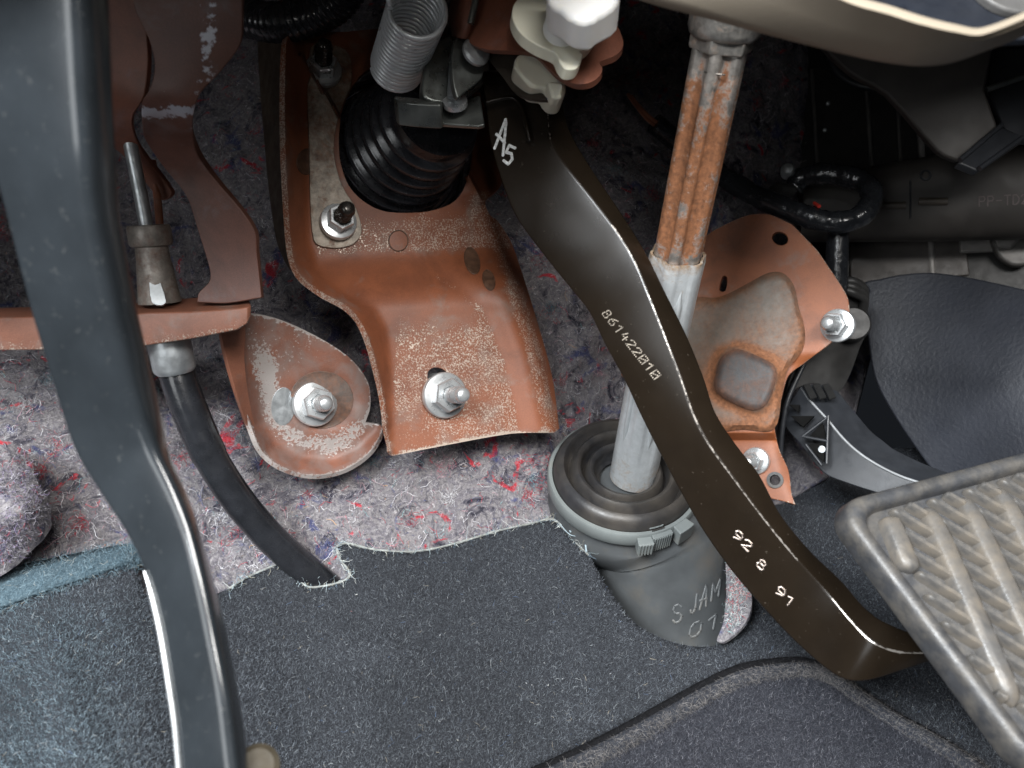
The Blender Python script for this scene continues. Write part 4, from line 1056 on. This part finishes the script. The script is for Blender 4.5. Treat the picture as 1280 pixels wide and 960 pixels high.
lathe('rubber_bush', P(969, 600, float(brC_D(np.array([(969., 600.)]))[0]) - .0004), N(-.42, .16, .89), [(.0037, 0), (.0037, .0008), (.0024, .0008), (.0022, -.003)], m_rubber, C_, n=24, cap=False)

# ================================================================ accelerator pedal
AC = thing('accelerator_pedal', 'black plastic accelerator pedal arm with ribbed side and slotted top', 'accelerator pedal', P(1090, 590, .38))
aT0 = [(1000, 482), (1012, 500), (1033, 523), (1054, 548), (1075, 567), (1102, 584), (1133, 598), (1180, 612)]
aT1 = [(1036, 476), (1052, 493), (1068, 513), (1089, 538), (1104, 550), (1120, 562), (1168, 584), (1220, 600)]
aS0 = [(976, 520), (984, 538), (1000, 556), (1016, 578), (1032, 594), (1056, 604), (1086, 614), (1140, 630)]
aD = [.392, .388, .383, .378, .373, .367, .360, .350]
rg = []
f0, f1, f2, fd = (smooth(a, False, 4) for a in (aT0, aT1, aS0, [(d, 0) for d in aD]))
for a, b, s, d in zip(f0, f1, f2, fd[:, 0]):
    rg.append([P(*a, d - .002), P(*b, d + .006), P(*(b + s - a), d + .014), P(*s, d + .006)])
loft('arm', rg, m_dark_plastic, AC, bevel=.0009)
tube('arm_edge', [Vector(q) for q in (P(*a, d - .0023) for a, d in zip(f0[4:], fd[4:, 0]))], .0006, plain('pale_plastic_edge', (.22, .23, .24), .35, 0, .2), AC, n=8)  # edge tube paler than the arm
m_pocket_shade = plain('pocket_shade_black', (.004, .004, .004), .8, 0, .1, spec=.1)  # near-black colour stands in for shade inside the rib pockets
plS = Plane(1010, 540, .380, (-.55, .2, .8))
for tri_ in (((1010, 548), (1028, 528), (1034, 551)), ((1008, 556), (1032, 553), (1030, 578)), ((988, 520), (1018, 520), (1004, 534)), ((986, 506), (1000, 506), (998, 516))):
    prism('rib_pocket_shade', plS.poly(tri_, .0005), plS.n, .002, m_pocket_shade, AC, bevel=.0003)
for a, b in (((1004, 546), (1034, 523)), ((1004, 546), (1036, 552)), ((1036, 520), (1034, 580)), ((1008, 556), (1028, 582))):
    tube('stiffening_rib', [plS.at(*a, .0012), plS.at(*b, .0012)], .00075, m_dark_plastic, AC, n=8)
lathe('pin_hole', plS.at(1028, 562, .0006), plS.n, [(.0016, 0), (.0016, .0008), (.0, .0009)], m_zinc_dull, AC, n=14)
plT = Plane(1022, 488, .386, (.15, .75, .62))
for k in range(3):
    x = 1004 + k * 12; prism('vent_slot_shade', plT.poly([(x, 481), (x + 8, 479.5), (x + 17, 497), (x + 9, 499)], .0004), plT.n, .001, plain('slot_shadowed_plastic', (.004, .004, .004), .8, 0, .1) if k == 0 else bpy.data.materials['slot_shadowed_plastic'], AC, bevel=.0002)  # slot shade drawn as black pads
HS = thing('pedal_position_sensor', 'black plastic sensor housing behind the orange-brown bracket', 'sensor housing', P(1030, 440, .40))
hsD = DF([(980, 560, .402), (1000, 440, .396), (1060, 430, .394), (1075, 380, .392), (1040, 480, .394), (990, 610, .404), (1085, 420, .40)])
sheet('housing', smooth([(985, 480), (1000, 450), (1040, 420), (1050, 360), (1062, 350), (1082, 380), (1085, 410), (1075, 435), (1062, 470), (1046, 492), (1020, 480), (992, 490), (983, 530), (976, 560), (972, 540)], True, 5), hsD, .016, m_black_plastic, HS, bevel=.002, spacing=6)
lathe('round_boss', P(1066, 405, .388), N(-.2, .1, .97), [(.0085, -.012), (.0085, .0), (.0075, .0014), (.003, .0016), (0, .001)], m_black_plastic, HS, n=30)
tube('seal_lip', sweep([P(1005, 455, .392), P(985, 500, .392), P(977, 545, .394), (P(976, 585, .396))], 6), .0013, m_dark_plastic, HS, n=8)
lathe('plug_body', P(1046, 330, .386), N(0, 1, .1), [(.0052, -.016), (.0056, -.010), (.0052, .010), (.005, .016)], m_tape, HS, n=22, label='glossy upright plug below the harness')
for k in range(3):
    tube('cable_lead', sweep([P(1050, 352 + 4 * k, .388), P(1066, 352 + 7 * k, .386), P(1080, 362 + 6 * k, .388), P(1078, 382 + 4 * k, .392)], 6), .0022, m_black_plastic, HS, n=10)

# ================================================================ taped harness loop
HN = thing('wiring_harness', 'black taped wiring harness looping above the orange-brown bracket', 'wiring harness', P(1040, 270, .38))
def wrapped(name, path, r, n=14):
    q = sweep(path, 14); rad = [r * (1 + .05 * ((i % 7) / 7 - .5) + .05 * math.sin(i * .37 + 1)) for i in range(len(q))]
    return tube(name, q, rad, m_tape, HN, n=n)
wrapped('taped_trunk', [P(890, 212, .408), P(915, 228, .402), P(945, 245, .392), P(985, 262, .382), P(1020, 274, .376), P(1050, 278, .374), P(1078, 268, .374), P(1090, 246, .378), P(1080, 228, .384), P(1050, 219, .390), P(1020, 218, .395), P(1000, 224, .400), P(992, 236, .402)], .0052)
tube('bare_wire', sweep([P(785, 118, .40), P(795, 132, .396), P(808, 148, .394), P(820, 158, .392)], 6), .0009, m_copper, HN, n=8)
tube('bare_wire', sweep([P(789, 120, .398), P(800, 134, .395), P(812, 146, .393), P(824, 155, .391)], 6), .0009, m_copper, HN, n=8)
tube('taped_branch', sweep([P(818, 154, .393), P(850, 180, .40), P(880, 204, .406), P(900, 216, .405)], 6), .005, m_tape, HN, n=12)
tube('red_wire', [P(1018, 254, .377), P(1024, 258, .372)], .0009, plain('red_wire_insulation', (.4, .03, .02), .4, 0, .1), HN, n=8)
lathe('round_clip', P(985, 212, .40), N(-.3, .2, .93), [(.0036, -.004), (.0036, 0), (.0024, .0016), (0, .002)], m_zinc_dull, HN, n=20)
tube('spur', sweep([P(965, 246, .394), P(972, 236, .396), P(990, 240, .398)], 5), .0034, m_black_plastic, HN, n=10)

# ================================================================ heater housing, duct and console beyond
m_rib = plain('pale_rib_plastic', (.075, .072, .068), .4, 0, .2)  # ribs paler than the housing wall
HV = thing('heater_housing', 'black plastic heater housing with upright ribs in the dark behind the trim', 'heater housing', P(1150, 250, .47))
plH = Plane(1120, 150, .455, (-.35, .12, .93))
hb = prism('housing_wall', plH.poly([(984, -60), (990, 40), (980, 90), (984, 150), (976, 190), (984, 260), (1000, 420), (1400, 420), (1400, -60)]), plH.n, .012, m_black_plastic, HV, bevel=.002)
for (a, b, r) in (((1015, 88), (1023, 220), .0012), ((1083, 108), (1090, 210), .0012), ((1122, 130), (1126, 205), .001), ((1150, 160), (1153, 200), .002), ((975, 160), (976, 215), .0016), ((1097, 296), (1100, 345), .0012), ((1134, 296), (1139, 345), .0012), ((1163, 296), (1165, 345), .0022)):
    tube('upright_rib', [plH.at(*a, .0008), plH.at(*b, .0008)], r, m_rib if r < .002 else m_alu, HV, n=8)
tube('curved_seam', [plH.at(x, y, .003) for x, y in smooth([(1036, 40), (1038, 75), (1048, 95), (1068, 108), (1092, 113)], False, 6)], .0022, m_dark_plastic, HV, n=10)
prism('grey_panel', plH.poly([(1062, 300), (1205, 292), (1212, 345), (1062, 360)], .002), plH.n, .003, plain('brown_grey_panel', (.05, .044, .04), .5, 0, .3), HV, bevel=.001)
prism('bright_panel', plH.poly([(1197, 292), (1250, 290), (1246, 318), (1197, 320)], .006), plH.n, .003, m_alu, HV, bevel=.0015)
prism('bolt_lug', plH.poly(smooth([(1236, 290), (1285, 285), (1285, 330), (1262, 338), (1240, 322)], True, 4), .010), plH.n, .006, plain('dark_cast_lug', (.09, .085, .08), .45, .3, .3), HV, bevel=.002)
lathe('lug_bolt', plH.at(1252, 306, .010), plH.n, [(.006, 0), (.006, .002), (.0045, .003), (0, .0032)], m_alu, HV, n=6, angle=20)
for x, y in ((1031, 163), (1035, 130)): lathe('small_stud', plH.at(x, y, 0), plH.n, [(.0012, 0), (.001, .0015), (0, .002)], m_zinc_dull, HV, n=10)
DU = thing('air_duct', 'matt black plastic air duct crossing behind the harness with faded print', 'air duct', P(1180, 250, .42))
dr = []
for x, ym, rp, D in ((1000, 262, 40, .430), (1060, 258, 44, .425), (1180, 247, 54, .412), (1300, 240, 58, .400), (1420, 232, 60, .39)):
    c = P(x, ym, D); r = rp * D / F; up, fw = N(0, 1, .15), N(-.25, -.15, 1)
    dr.append([c + up * r * math.copysign(abs(math.sin(t)) ** .75, math.sin(t)) + fw * r * .8 * math.copysign(abs(math.cos(t)) ** .75, math.cos(t)) for t in np.linspace(0, 2*math.pi, 40, endpoint=False)])
dd_ = loft('duct_body', dr, m_duct, DU, angle=60)
vv = [v.co + wloc(dd_) for v in dd_.data.vertices]; dbv = BVHTree.FromPolygons(vv, [list(p.vertices) for p in dd_.data.polygons])
def dhit(x, y, h=.0):
    d = (P(x, y, 1) - CAM_LOC).normalized(); q = dbv.ray_cast(CAM_LOC, d)[0]; return (q if q is not None else P(x, y, .40)) - d * h
stroke_digits('faded_print', 'PP-TD20', lambda s, t: dhit(1224 + 7.2 * s, 258 - .4 * s - 7.4 * t, .0002), DU, m_print, dot=.00034, dotted=False, rad_h=.1)
tube('moulding_line', [dhit(1138, y, 0) for y in np.linspace(226, 273, 8)], .0005, m_dark_plastic, DU, n=6)
tube('clip_ring', [dhit(1157 + 6 * math.cos(t), 219 + 6 * math.sin(t), 0) for t in np.linspace(0, 6.28, 18)], .0006, m_dark_plastic, DU, n=6)
tube('moulded_bar', [dhit(x, 252, -.0002) for x in np.linspace(1148, 1184, 6)], .0020, plain('bronze_tint_plastic', (.06, .05, .04), .5, 0, .2), DU, n=8)
tube('moulded_bar', [dhit(x, 257, -.0002) for x in np.linspace(1100, 1132, 6)], .0020, bpy.data.materials['bronze_tint_plastic'], DU, n=8)

CP = sheet('console_side_trim', smooth([(1078, 356), (1100, 348), (1130, 342), (1165, 340), (1205, 345), (1245, 353), (1290, 363), (1420, 390), (1420, 680), (1250, 640), (1175, 598), (1140, 555), (1108, 505), (1092, 470), (1084, 420)], True, 5, corners=(7, 8)),
           DF([(1080, 360, .425), (1165, 340, .41), (1290, 360, .375), (1420, 390, .34), (1420, 680, .33), (1180, 600, .392), (1100, 500, .415), (1250, 640, .37), (1250, 480, .372)]), .004, m_panel, None, spacing=8, bevel=.0014)
tag(CP, 'large smooth black grained console side trim beside the accelerator pedal', 'console trim')

# ================================================================ dark plastic bracket under the beige trim
UB = thing('trim_support', 'dark plastic support arm reaching down from under the beige trim', 'plastic bracket', P(1180, 130, .33))
plU = Plane(1140, 120, .335, (-.2, -.15, .97))
prism('arm_plate', plU.poly(smooth([(1020, 40), (1100, 30), (1246, 30), (1240, 70), (1232, 112), (1248, 158), (1198, 203), (1172, 190), (1108, 118), (1060, 90)], True, 3, corners=(2, 4, 5, 6))), plU.n, .006, m_duct, UB, bevel=.0014)
plV = Plane(1240, 180, .330, (.1, .35, .93))
prism('channel', plV.poly([(1197, 203), (1250, 157), (1285, 172), (1223, 214)]), plV.n, .004, m_dark_plastic, UB, bevel=.001)
tube('channel_edge', [plV.at(1198, 202, .001), plV.at(1250, 158, .001)], .0011, m_dark_plastic, UB, n=8); tube('channel_edge', [plV.at(1222, 213, .001), plV.at(1276, 174, .001)], .0011, m_dark_plastic, UB, n=8)
prism('side_bracket', Plane(1270, 110, .34, (-.3, .3, .9)).poly([(1238, 60), (1330, 60), (1330, 175), (1262, 176), (1246, 140), (1234, 112)]), N(-.3, .3, .9), .004, m_dark_plastic, UB, bevel=.001)
tube('bracket_edge', [P(1233, 112, .333), P(1290, 92, .331)], .0013, m_zinc_olive, UB, n=8)

# ================================================================ beige lower dash trim, close to the camera
BT = thing('lower_dash_trim', 'curved beige plastic lower dash trim close overhead at the top right', 'dash trim', P(1100, 40, .18))
low = smooth([(700, -40), (820, 0), (870, 13), (960, 37), (1060, 62), (1110, 72), (1150, 76), (1185, 73), (1225, 60), (1290, 34), (1380, -10)], False, 8)
upp = smooth([(700, -200), (820, -150), (870, -110), (960, -50), (1060, -1), (1110, 14), (1150, 27), (1190, 37), (1226, 42), (1290, 18), (1380, -30)], False, 8)
rows = [[], [], [], [], [], [], []]
for a, b in zip(low, upp):
    for k, (t, dz) in enumerate(((0, .0045), (.0, .001), (.10, -.0012), (.5, -.001), (.93, -.0010), (.985, .0006), (1.0, .006))):
        q = a * (1 - t) + b * t; rows[k].append(P(q[0], q[1], .176 + .012 * (1150 - a[0]) / 450 * (a[0] < 1150) + dz - .016 * t))
bt = loft('trim_face', rows, m_beige, BT, closed=False, caps=False, angle=70)
md = bt.modifiers.new('thickness', 'SOLIDIFY'); md.thickness = .0022; md.offset = 0
recess = DF([(1040, -60, .205), (1330, -60, .22), (1330, 40, .205), (1220, 45, .20)])
sheet('recess_lining', [(1000, -120), (1400, -120), (1400, 40), (1228, 50), (1120, 26), (1050, 8)], recess, .003, m_navy, BT, spacing=14, bevel=.001)
sheet('recess_insert', smooth([(1215, -30), (1300, -30), (1300, 8), (1275, 14), (1240, 2)], True, 4), lambda q: recess(q) - .004, .003, plain('grey_insert', (.07, .068, .066), .5, 0, .1), BT, spacing=10, bevel=.001)
# dash underside, unseen above the picture, dropped at left to shade the upper footwell
du = [[CM @ Vector((x, y + .03 * max(0, x) - (.054 if k < 2 else .044 if k < 3 else 0) * (x < -.03), z + (.03 if k < 3 else 0) * (x < -.03))) for x in (-.5, -.2, -.06, .0, .12, .4)] for k, (y, z) in enumerate(((.132, -.150), (.138, -.145), (.170, -.22), (.24, -.36), (.33, -.52)))]
dsh = loft('unseen_dash_underside', du, m_beige, BT, closed=False, caps=False); md = dsh.modifiers.new('thickness', 'SOLIDIFY'); md.thickness = .003; md.offset = 0

# ================================================================ brake light switch and its bracket
SW = thing('switch_bracket', 'dark red-brown scalloped bracket holding the brake switch above the pedal', 'switch bracket', P(680, 80, .27))
swD = DF([(582, 50, .272), (594, 0, .272), (594, -40, .274), (650, 20, .262), (722, 104, .250), (779, 57, .254), (760, 0, .262), (700, -40, .27)])
sheet('scalloped_plate', smooth([(594, -40), (582, 48), (591, 56), (610, 62), (651, 64), (667, 67), (679, 78), (693, 92), (708, 101), (722, 105), (738, 103), (749, 95), (753, 86), (749, 78), (757, 74), (771, 68), (779, 56), (775, 39), (764, 15), (750, -40)], True, 5, corners=(0, 1, 19)), swD, .0026, m_rust_dark, SW, spacing=5, bevel=.0009, wear=lambda q: np.full(len(q), -.2))
fl = [[P(596, -40, .268), P(596, 0, .268), P(590, 30, .268), P(584, 49, .270)], [P(575, -40, .285), P(570, 0, .285), P(566, 25, .285), P(572, 46, .284)]]
fo = loft('side_flange', fl, m_rust_dark, SW, closed=False, caps=False, wear=[-.2] * 8); md = fo.modifiers.new('thickness', 'SOLIDIFY'); md.thickness = .002
tube('flange_edge', [P(595, -20, .2665), P(594, 4, .2665), P(588, 30, .2675)], .0012, m_zinc_olive, SW, n=8)
sheet('rear_web', smooth([(606, 62), (650, 62), (680, 110), (690, 124), (650, 120), (628, 96)], True, 4), lambda q: swD(q) + .012, .002, plain('dark_olive_steel', (.05, .042, .034), .4, .4, .3), SW, spacing=6)
BS = thing('brake_switch', 'white and cream plastic switch with threaded plunger in the scalloped bracket', 'switch', P(700, 60, .25))
ax_s = N(.30, .62, .72)
coll = P(694, 44, .2495); au, aw = ring_frame(ax_s)
ell = smooth([(640, 18), (648, -2), (680, -8), (720, 6), (742, 24), (746, 42), (738, 56), (726, 64), (729, 68), (722, 84), (708, 86), (700, 78), (694, 66), (672, 56), (650, 40)], True, 5)
pls = Plane(694, 40, .2475, (.18, .50, .85))
prism('cream_collar', pls.poly(ell), pls.n, .0042, m_cream, BS, bevel=.0011, bseg=3)
plr = Plane(676, 95, .262, (.1, .1, .99))
prism('cream_latch_body', plr.poly(smooth([(646, 70), (660, 64), (680, 72), (707, 104), (704, 122), (692, 124), (684, 118), (679, 111), (664, 108), (650, 94), (643, 82)], True, 4)), plr.n, .012, m_cream, BS, bevel=.0030, bseg=4)
prism('latch_tab', Plane(694, 110, .257, (.15, .15, .98)).poly([(684, 100), (706, 102), (703, 123), (690, 123)]), N(.15, .15, .98), .006, m_cream, BS, bevel=.0012)
sb0, sb1 = P(700, 40, .2455), P(712, 4, .232); sdx = (sb1 - sb0).normalized(); Lk = (sb1 - sb0).length
pf = [(0, 0), (.0044, 0)]; h = .0
while h < Lk: pf += [(.0052, h + .0004), (.0055, h + .0007), (.0052, h + .0011), (.0049, h + .0014)]; h += .0014
pf += [(.0049, h), (0, h)]
lathe('threaded_plunger', sb0, sdx, pf, m_white, BS, n=30, angle=60)
plw = Plane(728, 8, .226, (-.05, .35, .93))
prism('white_cap', plw.poly(smooth([(682, -40), (684, 2), (700, 12), (716, 24), (738, 27), (748, 20), (774, 2), (774, -40)], True, 3, corners=(0, 7))), plw.n, .012, m_white, BS, bevel=.0022, bseg=4)

# ================================================================ lever and cable support, upper left
LV = thing('pedal_lever', 'dark red-brown cranked steel lever hanging beside the clutch pedal', 'lever', P(280, 360, .29))
lvD = DF([(165, -30, .232), (300, -30, .232), (190, 80, .240), (290, 70, .242), (180, 120, .243), (240, 115, .243), (178, 150, .250), (240, 150, .250), (185, 172, .262), (244, 172, .262), (240, 250, .278), (300, 262, .278), (262, 340, .284), (322, 330, .284), (250, 385, .285), (326, 372, .285)])
def wearL(q):
    x, y = q[:, 0], q[:, 1]; w = np.full(len(q), .0) + .92 * sstep(110, 118, y) * sstep(170, 160, y) * (.75 + .4 * np.cos((y - 140) / 5))
    l, _ = polydist(q, [(262, -30), (262, 60), (255, 100)]); w += .78 * np.exp(-(l / 20) ** 2) * sstep(130, 100, y)
    w += .4 * np.exp(-(((x - 308) / 12) ** 2 + ((y - 358) / 8) ** 2)); return w
m_rust_l = rusty('shaded_lever_primer', (.115, .046, .031), (.075, .031, .023), worn=(.40, .40, .44), grey=(.15, .14, .145), speckle=330)  # lever paint darkened to carry the shade under the dash
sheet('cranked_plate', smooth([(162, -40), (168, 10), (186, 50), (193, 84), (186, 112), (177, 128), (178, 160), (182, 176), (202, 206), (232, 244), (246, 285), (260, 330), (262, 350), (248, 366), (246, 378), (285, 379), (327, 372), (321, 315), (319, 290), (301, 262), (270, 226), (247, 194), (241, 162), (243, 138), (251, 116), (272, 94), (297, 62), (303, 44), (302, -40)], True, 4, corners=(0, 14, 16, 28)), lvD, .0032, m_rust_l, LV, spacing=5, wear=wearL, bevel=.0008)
back = sheet('inner_web', smooth([(120, -40), (168, -40), (185, 60), (180, 120), (165, 150), (178, 190), (215, 240), (200, 250), (160, 200), (120, 160)], True, 4), lambda q: lvD(q) + .014, .003, m_rust_dark, LV, spacing=8, wear=lambda q: np.full(len(q), -.3))
m_rust_tab = rusty('shaded_primer', (.20, .078, .046), (.14, .055, .034))  # primer darkened in colour for the shade behind the pedal arm
CS = thing('cable_support', 'red-brown horizontal bracket tab clamping the clutch cable behind the pedal arm', 'bracket', P(250, 410, .29))
tb = [[P(-40, 438, .279), P(-40, 398, .279), P(-40, 386, .297)], [P(150, 436, .281), P(150, 394, .281), P(150, 380, .297)], [P(186, 431, .282), P(186, 391, .282), P(186, 377, .297)], [P(240, 423, .283), P(240, 390, .283), P(240, 372, .297)], [P(296, 412, .284), P(296, 386, .284), P(290, 370, .297)], [P(309, 404, .2845), P(309, 384, .2845), P(304, 370, .297)], [P(314, 394, .286), P(314, 382, .286), P(310, 370, .297)]]
to = loft('tab', tb, m_rust_tab, CS, closed=False, caps=False, wear=[.72 * (j == 0) for _ in tb for j in range(3)]); md = to.modifiers.new('thickness', 'SOLIDIFY'); md.thickness = .0022; md.offset = 1
md = to.modifiers.new('edge', 'BEVEL'); md.width = .0006; md.segments = 2
sheet('leg', smooth([(276, 408), (305, 404), (306, 450), (312, 500), (322, 548), (312, 540), (292, 480)], True, 4), DF([(276, 408, .300), (305, 404, .306), (306, 450, .312), (322, 548, .325), (292, 480, .308)]), .002, m_rust_tab, CS, spacing=6, wear=lambda q: np.full(len(q), -.1))

m_adjust = steel_rust('grimy_cast_sleeve', (.24, .215, .19), (.13, .07, .05), bias=.56, soft=.1, metal=.4, rough=.42, sc=120, con=.7)
CC = thing('clutch_cable', 'black sheathed clutch cable with grey metal ferrule running into the carpet slit', 'cable', P(400, 725, .33))
tube('sheath', sweep([P(219, 455, .300), P(224, 475, .300), P(238, 515, .302), (P(265, 575, .307)), P(300, 628, .314), P(338, 672, .322), P(372, 703, .328), P(402, 728, .334), P(425, 746, .342)], 8), [.0066] * 24 + [.0062] * 41, m_rubber_clean, CC, n=24)
lathe('ferrule', P(219, 462, .298), (P(205, 400, .293) - P(219, 462, .298)), [(.0066, -.001), (.0074, 0), (.0077, .0012), (.0077, .018), (.0074, .0184)], m_zinc_dull, CC, n=32)
lathe('adjuster', P(200, 378, .290), (P(186, 285, .284) - P(200, 378, .290)), [(.0074, 0), (.0068, .006), (.0058, .016), (.0056, .020), (.0070, .0204), (.0074, .0215), (.0074, .0265), (.0070, .0275), (.0035, .0277)], m_adjust, CC, n=32)
prism('adjuster_tongue', Plane(192, 345, .2825, (.3, .15, .94)).poly(smooth([(184, 318), (189, 314), (196, 340), (208, 378), (190, 378), (186, 345)], True, 3)), N(.3, .15, .94), .0015, m_zinc_dull, CC, bevel=.0004)
tube('inner_rod', [P(184, 288, .284), P(176, 245, .282), P(166, 195, .279), P(150, 120, .275)], .0024, m_zinc_dull, CC, n=14)
tube('release_clip', sweep([P(190, 200, .29), P(196, 240, .292), P(200, 285, .292)], 5), .0014, m_rust, CC, n=8)

# ================================================================ clutch pedal arm, nearest the camera
CPD = thing('clutch_pedal', 'scuffed gloss black clutch pedal arm out of focus at the left', 'clutch pedal', P(260, 950, .22))
kL = [(-60, -40), (-40, 100), (-14, 200), (7, 280), (33, 380), (53, 447), (80, 533), (96, 572), (125, 618), (156, 664), (180, 714), (197, 777), (210, 852), (219, 914), (226, 1000)]
kB = [(98, -40), (105, 100), (112, 200), (120, 280), (141, 380), (157, 447), (183, 533), (197, 565), (222, 615), (240, 662), (254, 718), (268, 785), (285, 870), (294, 940), (301, 1000)]
kO = [(138, -40), (143, 100), (148, 200), (154, 280), (173, 380), (188, 447), (207, 533), (215, 572), (237, 622), (256, 680), (271, 735), (287, 800), (303, 885), (311, 945), (317, 1000)]
kD = [.140, .146, .151, .156, .162, .166, .172, .173, .173, .172, .170, .168, .165, .163, .161]
sL, sB, sO, sD = smooth(kL, False, 4), smooth(kB, False, 4), smooth(kO, False, 4), smooth([(a, 0) for a in kD], False, 4)[:, 0]
rings = []
for i in range(len(sL)):
    a, b, o = P(*sL[i], sD[i] + .0045), P(*sB[i], sD[i] - .0015), P(*sO[i], sD[i] + .0065); k4 = a + (o - b)
    rings.append(fil(k4, a, b, .0016) + fil(a, b, o, .0034) + fil(b, o, k4, .0014) + fil(o, k4, a, .0014))
carm = loft('arm', rings, m_black_gloss, CPD, angle=60)
kbv = tree_of(carm)
eb = [P(*(sL[i] + (.5, 0)), sD[i] + .0042) for i in range(40, len(sL))]
tube('edge_highlight', eb, [.0002, .0004] + [.0006] * (len(eb) - 3) + [.0004], m_zinc, CPD, n=8)  # bright bead stands in for the highlight along the left edge
lathe('pad_pin', P(322, 958, .178), N(.2, .5, .8), [(.0048, -.006), (.0048, 0), (.0036, .0012), (0, .0014)], plain('brown_rubber_stop', (.10, .085, .06), .6, 0, .2), CPD, n=24)

# ================================================================ convoluted hose at the top left
HO = thing('vacuum_hose', 'black convoluted hose in shade at the top beside the bracket', 'hose', P(380, 40, .32))
hp = sweep([P(255, -6, .335), P(310, 22, .330), P(350, 28, .322), P(392, 18, .315), P(422, 0, .310), P(440, -30, .305), P(448, -70, .30)], 22)
tube('convoluted_sleeve', hp, [.0075 * (1 + .07 * math.sin(i * 1.6)) for i in range(len(hp))], m_rubber_clean, HO, n=20)
